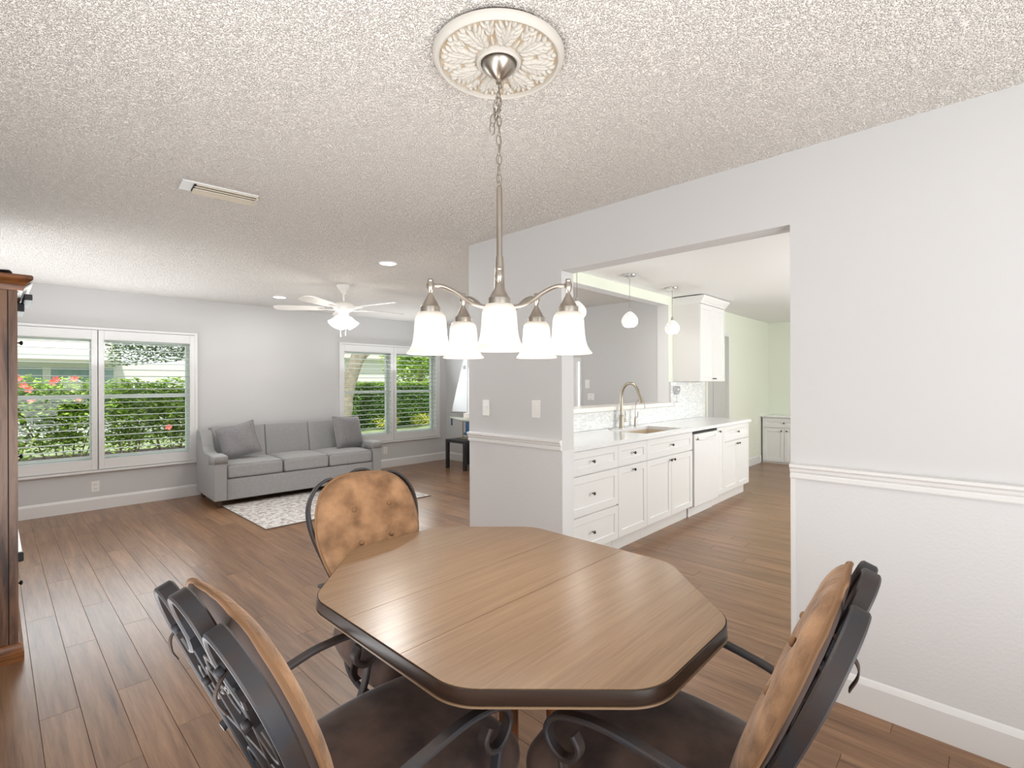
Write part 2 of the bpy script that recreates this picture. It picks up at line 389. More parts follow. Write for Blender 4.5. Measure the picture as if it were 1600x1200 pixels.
def thing(name, label, cat, loc=(0, 0, 0), rz=0.0, group=None):
    o = bpy.data.objects.new(name, None); COL.objects.link(o); o.location = loc; o.rotation_euler = (0, 0, rz)
    o.empty_display_size = 0.1
    return tag(o, label, cat, group)
def tag(o, label, cat, group=None):
    o['label'] = label; o['category'] = cat
    if group: o['group'] = group
    return o
def struct(name, label=None):
    o = bpy.data.objects.new(name, None); COL.objects.link(o); o['kind'] = 'structure'
    if label: o['label'] = label
    return o
def dup(root, loc, rz=None, label=None):
    r = root.copy(); COL.objects.link(r); r.location = loc
    if rz is not None: r.rotation_euler = (0, 0, rz)
    if label: r['label'] = label
    for ch in list(root.children):
        c = ch.copy(); COL.objects.link(c); c.parent = r
        for g in list(ch.children):
            d = g.copy(); COL.objects.link(d); d.parent = c
    return r
def cr(pts, k=6, closed=False):
    """Catmull-Rom through points"""
    P = [Vector(p) for p in pts]; out = []; n = len(P)
    rng = range(n if closed else n - 1)
    for i in rng:
        p0 = P[(i - 1) % n] if (i > 0 or closed) else P[0] * 2 - P[1]
        p1 = P[i]; p2 = P[(i + 1) % n]; p3 = P[(i + 2) % n] if (i < n - 2 or closed) else P[-1] * 2 - P[-2]
        for j in range(k):
            t = j / k
            out.append(0.5 * ((2 * p1) + (p2 - p0) * t + (2 * p0 - 5 * p1 + 4 * p2 - p3) * t * t + (3 * p1 - p0 - 3 * p2 + p3) * t ** 3))
    if not closed: out.append(P[-1])
    return out

# ---------------------------------------------------------------- dimensions
CEIL = 2.44
XW = 2.524; XW2 = 2.649           # partition wall beside the dining table (thickness in X)
YE = 2.859                        # its far end
OY0, OY1, OZ = 0.639, 1.961, 2.106  # doorway to the kitchen
YB = 7.109                        # living room window wall
X3 = 5.716                        # living room end wall
YK = 2.787; YL = 2.914            # kitchen face / living face of the pass-through wall
XK = 9.62
XL = -0.55; YF = -2.0

# ---------------------------------------------------------------- shell
MB().box(-0.8, 9.9, -2.3, 7.4, -0.12, -0.006).obj('floor', M['subfloor'], kind='structure')
floor = bpy.data.objects['floor']
PW = 0.128
planks = []
col = 0
x = -0.641
while x < XK:
    xa, xb = x, min(x + PW, XK)
    xc = (xa + xb) / 2
    y0 = YF if xc < 2.6 else -1.5
    y1 = YB if xc < X3 else YK
    y = y0 - rnd(0, 1.2)
    while y < y1:
        ya, yb = max(y, y0), min(y + 1.22, y1)
        if yb - ya > 0.03: planks.append((xa, xb, ya, yb))
        y += 1.22
    x += PW
def pscore(p):
    xa, xb, ya, yb = p; best = 0; area_px = 0
    for k in range(5):
        P = Vector(((xa + xb) / 2, ya + (yb - ya) * (k + .5) / 5, 0)); d = P.dot(Fv)
        if d < 0.8: continue
        u = P.dot(Rv) / d; v = CAM_H / d
        if abs(u) > 1.1 or v > 0.85: continue
        # hidden behind the partition wall?
        if P.x > XW:
            yy = P.y * XW / P.x
            if yy < OY0 or OY1 < yy < YE: continue
        if P.y > YK + .05 and P.x > 2.6 and P.x * YE / P.y > XW and P.y * XW / P.x < YE: continue
        area_px += (yb - ya) / 5 * (xb - xa) * CAM_H / d ** 3
    return area_px
planks.sort(key=pscore, reverse=True)
unit = None
def plank_verts(w, l):
    g = 0.0004; c = 0.0010
    o = MB()
    a = [(g, g, -0.006), (w - g, g, -0.006), (w - g, l - g, -0.006), (g, l - g, -0.006)]
    b_ = [(g, g, -c), (w - g, g, -c), (w - g, l - g, -c), (g, l - g, -c)]
    t = [(g + c, g + c, 0), (w - g - c, g + c, 0), (w - g - c, l - g - c, 0), (g + c, l - g - c, 0)]
    return a + b_ + t, [(0, 1, 5, 4), (1, 2, 6, 5), (2, 3, 7, 6), (3, 0, 4, 7), (4, 5, 9, 8), (5, 6, 10, 9), (6, 7, 11, 10), (7, 4, 8, 11), (8, 9, 10, 11)]
cache = {}
rest = MB()
for i, (xa, xb, ya, yb) in enumerate(planks):
    w, l = round(xb - xa, 4), round(yb - ya, 2)
    if i < 300:
        if (w, l) not in cache:
            v_, f_ = plank_verts(w, l); me = MB().add(v_, f_).mesh('plank'); me.materials.append(M['plank']); cache[(w, l)] = me
        o = bpy.data.objects.new('plank', cache[(w, l)]); COL.objects.link(o); o.location = (xa, ya, 0); o.parent = floor
    else:
        v_, f_ = plank_verts(w, yb - ya); rest.add([(a + xa, b + ya, c) for a, b, c in v_], f_)
rest.obj('plank_field', M['plank_far'], floor, kind='stuff')

MB().box(-0.8, XW + .06, YF - .2, YB + .3, CEIL, CEIL + .15).box(XW + .06, X3 + .15, YL - .02, YB + .3, CEIL, CEIL + .15).obj('ceiling', M['popcorn'], kind='structure')
MB().box(XW + .06, XK + .15, -1.7, YL - .02, CEIL, CEIL + .15).obj('ceiling_kitchen', M['smooth_ceiling'], kind='structure')

# partition wall with the doorway
ZR0, ZR1 = 0.944, 1.01
w = MB()
w.box(XW, XW2, YF, OY0, ZR0, CEIL); w.box(XW, XW2, OY1, YE, ZR0, CEIL); w.box(XW, XW2, OY0, OY1, OZ, CEIL)
wp = w.obj('wall_partition', M['wall'], kind='structure')
MB().box(XW + .002, XW2, YF, OY0, 0, ZR0).box(XW + .002, XW2, OY1, YE, 0, ZR0).obj('wainscot', M['wainscot'], wp)
# chair rails: moulded profile, out (p) and height (q)
rail = [(0, 0), (0.010, 0.0), (0.013, 0.006), (0.013, 0.020), (0.009, 0.026), (0.016, 0.034), (0.018, 0.046), (0.027, 0.054), (0.027, 0.066), (0, 0.070)]
for i, (a, b) in enumerate(((YF, OY0 - .0), (OY1 + .0, YE))):
    MB().extrude(rail, a, b, lambda t, p, q: (XW - p, t, ZR0 + q)).obj('trim_%d' % (i + 1), M['trim'], kind='structure', label='white moulded chair rail')
# thin corner bead of the doorway
MB().box(XW - .004, XW + .001, OY0 - .022, OY0, 0, ZR0).obj('trim_3', M['trim'], kind='structure')
base_prof = [(0, 0), (0.015, 0), (0.015, 0.115), (0.011, 0.124), (0.006, 0.134), (0, 0.14)]
MB().extrude(base_prof, YF, OY0 - .0, lambda t, p, q: (XW - p, t, q)).obj('baseboard_partition', M['trim'], kind='structure')
MB().extrude(base_prof, OY1, YE, lambda t, p, q: (XW - p, t, q)).obj('baseboard_partition_end', M['trim'], kind='structure')

def wall_y(name, y0, y1, xa, xb, holes, material, z1=CEIL):
    """wall in the XZ plane with rectangular holes (x0,x1,z0,z1)"""
    b = MB(); x = xa
    for hx0, hx1, hz0, hz1 in sorted(holes):
        b.box(x, hx0, y0, y1, 0, z1); b.box(hx0, hx1, y0, y1, 0, hz0); b.box(hx0, hx1, y0, y1, hz1, z1); x = hx1
    b.box(x, xb, y0, y1, 0, z1)
    return b.obj(name, material, kind='structure')
def wall_x(name, x0, x1, ya, yb, holes, material, z1=CEIL):
    b = MB(); y = ya
    for h0, h1, hz0, hz1 in sorted(holes):
        b.box(x0, x1, y, h0, 0, z1); b.box(x0, x1, h0, h1, 0, hz0); b.box(x0, x1, h0, h1, hz1, z1); y = h1
    b.box(x0, x1, y, yb, 0, z1)
    return b.obj(name, material, kind='structure')
WZ0, WZ1 = 0.53, 1.90
WIN = [(-0.10, 0.78), (0.83, 1.70), (3.69, 4.565), (4.61, 5.49)]
wall_y('wall_back', YB, YB + .2, XL - .2, X3 + .15, [(a, b, WZ0, WZ1) for a, b in WIN], M['wall'])
wall_x('wall_end', X3, X3 + .15, YL, YB, [(4.115, 4.165, 0.56, 1.684)], M['wall'])
wall_x('wall_side', XL - .15, XL, YF, YB, [(-1.05, .85, .6, 1.9), (5.0, 6.8, .6, 1.9)], M['wall'])  # side window holes added out of view to go with the fill lamps
wall_y('wall_front', YF - .15, YF, XL - .15, XW2, [(-0.4, 2.2, 0.0, 2.1)], M['wall'])
# kitchen shell
wall_y('wall_kitchen_front', -1.65, -1.5, XW2, XK + .15, [(4.1, 7.1, 0.9, 2.0)], M['green'])
wall_x('wall_kitchen_end', XK, XK + .15, -1.5, YK, [], M['green'])
DX0, DX1 = 6.86, 7.66
b = MB()
b.box(XW2, X3, YK, YL, 0, 1.10)                    # half wall below the pass-through
b.box(X3, DX0, YK, YL, 0, CEIL); b.box(DX1, XK, YK, YL, 0, CEIL); b.box(DX0, DX1, YK, YL, 2.07, CEIL)
b.obj('wall_kitchen', M['green'], kind='structure')
b = MB(); b.box(XW2, X3, YK, YL, 2.335, CEIL); b.obj('wall_beam', M['green'], kind='structure')
MB().box(XW2, X3 + .0, YL, YL + .004, 0, 1.10).box(XW2, X3, YL, YL + .004, 2.335, CEIL).box(XW2, X3, YK + .001, YL, 2.331, 2.335).obj('wall_beam_face', M['wall'], kind='structure')
MB().box(X3 - .004, X3, YK, YL + .02, 1.14, 2.332).obj('trim_4', M['trim'], kind='structure')
for nm, f, a, c in (('baseboard_back', lambda t, p, q: (t, YB - p, q), XL, X3), ('baseboard_end', lambda t, p, q: (X3 - p, t, q), YL, YB),
                    ('baseboard_kitchen', lambda t, p, q: (t, YK - p, q), DX1 + .06, 9.16), ('baseboard_side', lambda t, p, q: (XL + p, t, q), YF, YB)):
    MB().extrude(base_prof, a, c, f).obj(nm, M['trim'], kind='structure')
# kitchen door with casing
d = struct('door_1', 'grey double door in the kitchen wall')
MB().box(DX0 + .03, DX0 + .30, YK + .03, YK + .065, 0.01, 2.04).box(DX0 + .315, DX1 - .01, YK + .03, YK + .065, 0.01, 2.04).obj('door_leaf', M['door_grey'], d, bevel=.003)
MB().box(DX0 + .29, DX0 + .325, YK + .05, YK + .07, 0.01, 2.04).obj('door_gap', M['dark'], d)
MB().box(DX0 - .045, DX0, YK - .018, YK, 0, 2.07).box(DX1, DX1 + .06, YK - .018, YK, 0, 2.07).box(DX0 - .045, DX1 + .06, YK - .018, YK, 2.07, 2.13).obj('door_casing', M['trim'], d, bevel=.003)

# ---------------------------------------------------------------- windows and shutters
def window(name, units, label, y=YB):
    W_ = struct(name, label)
    x0, x1 = units[0][0], units[-1][1]
    for (a, c) in units:
        f = MB(); ya, yb = y + .11, y + .16; t = .035
        f.box(a, a + t, ya, yb, WZ0, WZ1); f.box(c - t, c, ya, yb, WZ0, WZ1); f.box(a + t, c - t, ya, yb, WZ0, WZ0 + t); f.box(a + t, c - t, ya, yb, WZ1 - t, WZ1)
        f.box(a + t, c - t, ya, yb - .01, 1.225, 1.27)
        f.obj('window_frame', M['window_frame'], W_)
        MB().box(a + t, c - t, y + .133, y + .137, WZ0 + t, 1.225).obj('pane', M['glass'], W_)
        MB().box(a + t, c - t, y + .143, y + .147, 1.27, WZ1 - t).obj('pane', M['glass'], W_)
    # outer casing of the shutters
    f = MB(); e = .03
    f.box(x0 - .055, x0 - .055 + e, y - .035, y, 0.44, 1.99); f.box(x1 + .025, x1 + .055, y - .035, y, 0.44, 1.99)
    f.box(x0 - .055, x1 + .055, y - .035, y, 1.99, 2.015); f.box(x0 - .06, x1 + .06, y - .045, y, 0.415, 0.44)
    f.obj('shutter_casing', M['trim'], W_, bevel=.002)
window('window_1', WIN[:2], 'pair of windows behind white shutters')
window('window_2', WIN[2:], 'pair of windows behind white shutters')
LN = 18
def shutter(x0, x1, label, hinge=None, knobs=False):
    t = thing('plantation_shutter', label, 'shutter', ((x0 + x1) / 2, YB - .016, 0.445), group='plantation shutters on the living room windows')
    hw = (x1 - x0) / 2; s = .05; H = 1.54; zb, zt = .112, 1.435
    MB().box(-hw, -hw + s, -.014, .014, 0, H).obj('stile', M['trim'], t, bevel=.003); MB().box(hw - s, hw, -.014, .014, 0, H).obj('stile', M['trim'], t, bevel=.003)
    MB().box(-hw + s, hw - s, -.014, .014, 0, zb).obj('rail', M['trim'], t, bevel=.003); MB().box(-hw + s, hw - s, -.014, .014, zt, H).obj('rail', M['trim'], t, bevel=.003)
    lw = hw - s - .003
    me = None
    for k in range(LN):
        z = zb + (k + .5) * (zt - zb) / LN
        if me is None:
            prof = [(-.032, 0), (-.022, .0038), (0, .005), (.022, .0038), (.032, 0), (.022, -.0038), (0, -.005), (-.022, -.0038)]
            lo = MB().extrude(prof, -lw, lw, lambda tt, p, q: (tt, p, q)).obj('louver', M['louver'], t, smooth='auto'); me = lo.data
        else:
            lo = bpy.data.objects.new('louver', me); COL.objects.link(lo); lo.parent = t
        lo.location = (0, 0, z); lo.rotation_euler = (0, 0, 0)
    for sx in (-hw + .012, hw - .012):
        for z in (.25, 1.3):
            pass
    return t
shutter(-.125, .795, 'white plantation shutter nearest the tall wooden cabinet')
shutter(.805, 1.725, 'white plantation shutter beside the arm of the sofa, over hibiscus hedge')
shutter(3.665, 4.585, 'white plantation shutter behind the far arm of the sofa')
shutter(4.592, 5.512, 'white plantation shutter nearest the corner with the black table')
# narrow glazed slot in the end wall
W3 = struct('window_3', 'narrow glazed strip in the far end wall')
MB().box(X3 + .02, X3 + .025, 4.115, 4.165, 0.56, 1.684).obj('pane', lampglass('glowing_daylight_pane', (.96, 1, 1, 1), .55), W3)  # pane glows by itself in place of the daylight falling on it
MB().box(X3 - .012, X3, 4.165, 4.26, 0.50, 1.74).box(X3 - .012, X3, 4.09, 4.115, 0.50, 1.74).box(X3 - .012, X3, 4.115, 4.165, 1.684, 1.74).box(X3 - .012, X3, 4.115, 4.165, .5, .56).obj('window_frame', M['trim'], W3)
# openings behind the camera; the sliding door is added to let light in
W4 = struct('added_door', 'sliding glass door added out of view for light'); W5 = struct('window_4', 'kitchen window')
MB().box(-.4, -.34, YF - .1, YF - .04, 0, 2.1).box(2.14, 2.2, YF - .1, YF - .04, 0, 2.1).box(.87, .93, YF - .1, YF - .04, 0, 2.1).box(-.34, 2.14, YF - .1, YF - .04, 2.04, 2.1).box(-.34, 2.14, YF - .1, YF - .04, 0, .05).obj('added_door_frame', M['window_frame'], W4)
MB().box(4.1, 4.15, -1.6, -1.55, .9, 2).box(7.05, 7.1, -1.6, -1.55, .9, 2).box(5.57, 5.63, -1.6, -1.55, .9, 2).box(4.1, 7.1, -1.6, -1.55, .9, .95).box(4.1, 7.1, -1.6, -1.55, 1.95, 2).obj('window_frame', M['window_frame'], W5)

# ---------------------------------------------------------------- wall plates
def plate(loc, rz, label, kind='outlet', w=.072, h=.117):
    """local: faces -Y"""
    t = thing('wall_outlet' if kind == 'outlet' else 'light_switch', label, 'outlet' if kind == 'outlet' else 'switch', loc, rz)
    MB().box(-w / 2, w / 2, -.006, 0, -h / 2, h / 2).obj('cover_plate', M['plastic'], t, bevel=.002)
    if kind == 'outlet':
        for z in (-.024, .024):
            MB().box(-.017, .017, -.009, -.005, z - .015, z + .015).obj('socket', M['plastic'], t, bevel=.003)
            MB().box(-.008, -.005, -.0095, -.0088, z - .005, z + .006).box(.005, .008, -.0095, -.0088, z - .005, z + .006).obj('slot', M['dark'], t)
    elif kind == 'toggle':
        MB().box(-.005, .005, -.018, -.005, -.002, .016).obj('toggle', M['plastic'], t)
        MB().lathe([(.003, 0), (.003, .002)], 8, (0, -.006, .03), (0, -1, 0)).lathe([(.003, 0), (.003, .002)], 8, (0, -.006, -.03), (0, -1, 0)).obj('screw', M['nickel'], t)
    else:
        MB().box(-.017, .017, -.010, -.005, -.033, .033, rot=Matrix.Rotation(.06, 3, 'X')).obj('rocker', M['plastic'], t, bevel=.002)
    return t
plate((0.777, YB, .257), 0, 'white wall outlet under the hibiscus window')
plate((4.44, YB, .285), 0, 'white wall outlet between the sofa arm and the black table')
plate((XW, 2.667, 1.201), -PI / 2, 'white toggle switch nearer the wall end above the chair rail', 'toggle')
plate((XW, 2.178, 1.208), -PI / 2, 'white rocker switch nearer the kitchen opening above the chair rail', 'rocker')
plate((X3, 3.99, 1.367), -PI / 2, 'upper white switch on the far wall seen through the pass-through', 'toggle')
plate((X3, 3.93, 1.19), -PI / 2, 'lower white square outlet on the far wall seen through the pass-through', 'outlet', .11, .09)
plate((3.75, YK - .028, 1.01), 0, 'white outlet on the tiled backsplash left of the tap', 'outlet', .115, .09)
plate((8.93, YK, .72), 0, 'white switch on the green wall beside the far cabinet', 'rocker')
plate((8.90, YK, .30), 0, 'white outlet low on the green wall beside the far cabinet')

# ---------------------------------------------------------------- ceiling medallion
C0 = Vector((1.12, 1.12, 0))
med = thing('ceiling_medallion', 'round white plaster medallion with acanthus leaves around the chandelier canopy', 'medallion', (C0.x, C0.y, CEIL))
MB().lathe([(.196, -.016), (.196, 0)], 64).obj('crust_shadow_ring', M['crust_shadow'], med)  # dark colour serves for the shadow gap as well as the crust
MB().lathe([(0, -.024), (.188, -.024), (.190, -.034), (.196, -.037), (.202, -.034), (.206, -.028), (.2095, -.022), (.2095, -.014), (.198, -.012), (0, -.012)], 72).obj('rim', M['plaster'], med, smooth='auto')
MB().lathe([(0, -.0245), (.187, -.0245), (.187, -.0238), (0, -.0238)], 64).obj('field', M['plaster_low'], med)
MB().lathe([(.056, -.024), (.058, -.036), (.064, -.040), (.070, -.036), (.073, -.024)], 48).obj('collar', M['plaster'], med, smooth='auto')
rel = MB()
def lobe(cx, cy, ang, L_, Wd, h):
    n = 10; vs = []; fs = []; c, s = math.cos(ang), math.sin(ang)
    rings = [(1.0, 0.0), (.8, .62), (.45, .92)]
    for rr, hh in rings:
        for k in range(n):
            a = 2 * PI * k / n; u = math.cos(a) * L_ * rr; v = math.sin(a) * Wd * rr * (1 - .35 * math.cos(a))
            vs.append((cx + u * c - v * s, cy + u * s + v * c, -.0245 - h * hh))
    vs.append((cx, cy, -.0245 - h)); top = len(vs) - 1
    for i in range(2):
        for k in range(n):
            k2 = (k + 1) % n; fs.append((i * n + k, i * n + k2, (i + 1) * n + k2, (i + 1) * n + k)[::-1])
    for k in range(n): fs.append((2 * n + k, 2 * n + (k + 1) % n, top)[::-1])
    rel.add(vs, fs)
for k in range(8):
    a = 2 * PI * k / 8 + .2; big = 1
    ra = lambda r, da: (r * math.cos(a + da), r * math.sin(a + da))
    cx, cy = ra(.125, 0); lobe(cx, cy, a, .052, .010, .011)
    for sgn in (-1, 1):
        for r, da, an, l, w_ in ((.092, .16, .55, .020, .0095), (.110, .19, .62, .022, .0095), (.128, .20, .68, .023, .009), (.146, .19, .72, .022, .0085), (.162, .15, .62, .018, .0075), (.173, .07, .35, .013, .006),
                                 (.118, .09, .35, .022, .006), (.140, .09, .38, .022, .006)):
            cx, cy = ra(r, sgn * da); lobe(cx, cy, a + sgn * (an), l, w_, .010)
    a2 = a + PI / 8
    for r, da, an, l, w_ in ((.095, 0, 0, .020, .005), (.150, 0, 0, .022, .008), (.165, .07, .6, .016, .006), (.165, -.07, -.6, .016, .006), (.176, 0, 0, .010, .008), (.135, .05, .5, .013, .005), (.135, -.05, -.5, .013, .005)):
        cx, cy = (r * math.cos(a2 + da), r * math.sin(a2 + da)); lobe(cx, cy, a2 + an, l, w_, .009)
rel.obj('acanthus_relief', M['plaster'], med, smooth=True)

# ---------------------------------------------------------------- chandelier
ch = thing('chandelier', 'brushed nickel five-light chandelier with frosted bell shades over the dining table', 'chandelier', (C0.x + .01, C0.y + .01, 0))
MB().lathe([(.0, 2.352), (.008, 2.352), (.010, 2.362), (.020, 2.368), (.034, 2.380), (.048, 2.394), (.057, 2.408), (.058, 2.414), (.0, 2.414)], 40).obj('canopy', M['nickel'], ch, smooth='auto')
MB().tube(cr([(0.010, 0, 2.352), (.010, 0, 2.343), (0, 0, 2.335), (-.010, 0, 2.343), (-.010, 0, 2.352)], 4), .0022, 8).obj('loop', M['nickel'], ch, smooth=True)
lk = [(.0085 * math.cos(2 * PI * k / 16), 0, .019 * math.sin(2 * PI * k / 16)) for k in range(16)]
link_me = MB().tube(lk, .0019, 6, closed=True).mesh('link'); link_me.materials.append(M['nickel']); link_me.polygons.foreach_set('use_smooth', [True] * len(link_me.polygons))
def link(x, y, z, rz, tilt=0):
    o = bpy.data.objects.new('chain_link', link_me); COL.objects.link(o); o.parent = ch; o.location = (x, y, z); o.rotation_euler = (tilt, 0, rz)
nL = 10
VA = YAW  # facing angle
for k in range(nL):
    z = 2.322 - k * (2.322 - 2.042) / (nL - 1)
    link(rnd(-.001, .001), rnd(-.001, .001), z, VA - PI / 2 + (0.35 if k % 2 else 1.45) + rnd(-.15, .15))
for k, (dx, dz, tl) in enumerate(((-.006, 2.305, .25), (-.010, 2.278, .3), (-.014, 2.252, 0), (-.020, 2.232, .2), (-.012, 2.238, -.3), (-.022, 2.205, 0), (-.003, 2.25, .5))):
    link(Rv.x * dx, Rv.y * dx, dz, VA - PI / 2 + (.5 if k % 2 else 1.3), tl)
MB().tube(cr([(0, 0, 2.35), (.006, 0, 2.30), (-.004, .004, 2.24), (.005, -.002, 2.16), (-.003, .003, 2.09), (0, 0, 2.03)], 6), .0015, 6).obj('cord', M['nickel'], ch, smooth=True)
MB().tube(cr([(0.008, 0, 2.018), (.008, 0, 2.027), (0, 0, 2.034), (-.008, 0, 2.027), (-.008, 0, 2.018)], 4), .002, 8).obj('loop', M['nickel'], ch, smooth=True)
MB().lathe([(0, 1.79), (.0095, 1.79), (.0095, 2.01), (.0085, 2.016), (.004, 2.02), (0, 2.02)], 20).obj('rod', M['nickel'], ch, smooth='auto')
MB().lathe([(0, 1.600), (.012, 1.602), (.016, 1.610), (.030, 1.618), (.034, 1.630), (.030, 1.645), (.022, 1.662), (.017, 1.69), (.015, 1.74), (.0125, 1.785), (.0115, 1.792), (0, 1.792)], 32).obj('hub', M['nickel'], ch, smooth='auto')
RS = .224
for k in range(5):
    a = YAW + PI + k * 2 * PI / 5 + 0.02
    dx, dy = math.cos(a), math.sin(a)
    R_ = lambda r, z: (dx * r, dy * r, z)
    MB().tube(cr([R_(.024, 1.628), R_(.06, 1.628), R_(.10, 1.640), (R_(.145, 1.668)), R_(.185, 1.684), R_(.215, 1.684)], 7), .0068, 10).obj('arm', M['nickel'], ch, smooth=True)
    c = (dx * RS, dy * RS, 0)
    sk = MB().lathe([(0, 1.598), (.030, 1.598), (.031, 1.603), (.031, 1.618), (.027, 1.621), (.020, 1.634), (.012, 1.648), (.008, 1.656), (.0055, 1.662), (.009, 1.668), (.0125, 1.678), (.0125, 1.688), (.009, 1.696), (.010, 1.700), (.007, 1.705), (0, 1.706)], 28, c).obj('socket_cap', M['nickel'], ch, smooth='auto')
    prof = [(.026, 1.603), (.037, 1.601), (.0445, 1.592), (.0480, 1.578), (.0495, 1.555), (.0510, 1.532), (.0540, 1.512), (.0590, 1.496), (.0660, 1.484), (.0720, 1.4775), (.0735, 1.474), (.0715, 1.472),
            (.064, 1.480), (.057, 1.492), (.0515, 1.510), (.0485, 1.532), (.047, 1.555), (.0455, 1.577), (.042, 1.589), (.035, 1.597), (.026, 1.599)]
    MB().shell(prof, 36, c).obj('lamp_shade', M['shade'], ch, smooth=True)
    MB().lathe([(0, 1.505), (.015, 1.51), (.024, 1.53), (.022, 1.55), (.012, 1.575), (.012, 1.598), (0, 1.598)], 16, c).obj('bulb', M['shade'], ch, smooth=True)
cl = bpy.data.lights.new('chandelier_light', 'POINT'); cl.energy = 4.5; cl.color = (1, .94, .87); cl.shadow_soft_size = .16
clo = bpy.data.objects.new('chandelier_light', cl); COL.objects.link(clo); clo.location = (C0.x, C0.y, 1.40)
for k in range(5):
    a = YAW + PI + k * 2 * PI / 5 + 0.02
    l_ = bpy.data.lights.new('bulb_light', 'POINT'); l_.energy = 1.5; l_.color = (1, .93, .84); l_.shadow_soft_size = .025
    o_ = bpy.data.objects.new('bulb_light', l_); COL.objects.link(o_); o_.location = (C0.x + .01 + math.cos(a) * RS, C0.y + .01 + math.sin(a) * RS, 1.488)

# ---------------------------------------------------------------- air vent, recessed lights
v = thing('air_vent', 'cream linear air vent on the popcorn ceiling', 'vent', (.865, 3.03, CEIL), -.10)
MB().box(-.185, .175, -.075, .075, -.008, 0).obj('vent_frame', M['vent_frame'], v, bevel=.002)
MB().box(-.12, .175, -.062, .062, -.012, -.008).obj('backing', M['vent'], v)
MB().box(-.132, -.12, -.06, .06, -.0115, -.0085).obj('gap', M['dark'], v)
for k in range(4):
    y = -.045 + k * .03
    MB().box(-.128, .17, y - .013, y + .013, -.020, -.016, rot=Matrix.Rotation(.35 if k < 2 else -.35, 3, 'X')).obj('vane', M['vent'], v)
MB().box(.166, .175, -.062, .062, -.022, -.008).obj('end_cap', M['vent'], v)
for x_, y_, lb in ((2.391, 3.776, 'round recessed ceiling light nearer the dining area'), (2.405, 6.184, 'round recessed ceiling light near the window wall beyond the fan')):
    r = thing('recessed_light', lb, 'light', (x_, y_, CEIL))
    MB().lathe([(.062, -.004), (.066, -.008), (.078, -.006), (.082, 0), (.062, 0)], 40).obj('trim_ring', M['trim'], r, smooth='auto')
    MB().lathe([(0, -.006), (.064, -.006), (.064, -.002), (0, -.002)], 32).obj('lens', M['led'], r)

# ---------------------------------------------------------------- ceiling fan
fan = thing('ceiling_fan', 'white five-blade ceiling fan with a cluster of tulip lamps above the sofa', 'ceiling fan', (2.603, 4.975, 0))
MB().lathe([(.012, 2.345), (.022, 2.35), (.030, 2.37), (.055, 2.40), (.072, 2.43), (.074, 2.44), (0, 2.44)], 32).obj('canopy', M['fan_white'], fan, smooth='auto')
MB().lathe([(.011, 2.25), (.011, 2.36)], 16).obj('downrod', M['fan_white'], fan, smooth='auto')
MB().lathe([(0, 2.155), (.060, 2.155), (.085, 2.165), (.105, 2.185), (.112, 2.21), (.105, 2.235), (.07, 2.258), (.02, 2.268), (0, 2.268)], 36).obj('motor', M['fan_white'], fan, smooth='auto')
for k in range(5):
    a = YAW - PI / 2 + math.radians((258, 330, 42, 114, 186)[k] )
    bl = MB(); rot = Matrix.Rotation(a, 3, 'Z') @ Matrix.Rotation(.20, 3, 'X')
    out = []
    pts = [(.20, -.045), (.30, -.058), (.50, -.068), (.64, -.070), (.70, -.055), (.72, -.02), (.72, .02), (.70, .055), (.64, .070), (.50, .068), (.30, .058), (.20, .045)]
    n = len(pts)
    vs = [rot @ Vector((x, y, z)) + Vector((0, 0, 2.19)) for z in (0, .007) for x, y in pts]
    bl.add(vs, [tuple(range(n - 1, -1, -1)), tuple(range(n, 2 * n))] + [(i, (i + 1) % n, (i + 1) % n + n, i + n) for i in range(n)])
    bo = bl.obj('blade', M['fan_white'], fan)
    rz = Matrix.Rotation(a, 3, 'Z')
    MB().strap([rz @ Vector(p) + Vector((0, 0, 2.19)) for p in ((.09, 0, -.01), (.14, 0, -.016), (.19, 0, -.008), (.27, 0, -.005))], rz @ Vector((0, 1, 0)), .035, .006).obj('blade_iron', M['fan_white'], bo)
MB().lathe([(0, 2.075), (.03, 2.08), (.05, 2.10), (.055, 2.13), (.06, 2.155), (0, 2.155)], 28).obj('light_kit', M['fan_white'], fan, smooth='auto')
for k in range(4):
    a = YAW + PI / 4 + k * PI / 2; ax = Vector((math.cos(a) * .62, math.sin(a) * .62, -.78)).normalized()
    base = Vector((math.cos(a) * .045, math.sin(a) * .045, 2.10))
    MB().shell([(.018, 0), (.030, .006), (.040, .03), (.046, .06), (.056, .09), (.068, .115), (.066, .117), (.053, .09), (.042, .06), (.036, .03), (.016, .008)], 24, base, ax).obj('lamp_shade', M['fan_shade'], fan, smooth=True)
for dx, zb in ((-.035, 1.885), (.02, 1.90)):
    P = Rv * dx
    MB().tube([(P.x, P.y, 2.08), (P.x, P.y, zb + .03)], .0015, 6).lathe([(0, zb), (.006, zb + .004), (.004, zb + .03), (0, zb + .032)], 10, (P.x, P.y, 0)).obj('pull_chain', M['fan_white'], fan)

def lamp(name, loc, power, col=(1, .93, .84), r=.10):
    l = bpy.data.lights.new(name, 'POINT'); l.energy = power; l.color = col; l.shadow_soft_size = r
    o = bpy.data.objects.new(name, l); COL.objects.link(o); o.location = loc
lamp('fan_lamp', (2.603, 4.975, 1.90), 7.0, r=.22)
for x_, y_ in ((2.391, 3.776), (2.405, 6.184)):
    area('recessed_lamp', (x_, y_, 2.425), (0.0001, 0, -1), .12, .12, 13 if y_ < 5 else 4, (1, .98, .95))
for x_ in (3.43, 4.30, 5.215): lamp('pendant_lamp', (x_, 2.50, 1.89), 2.6, (1, .98, .95), .05)

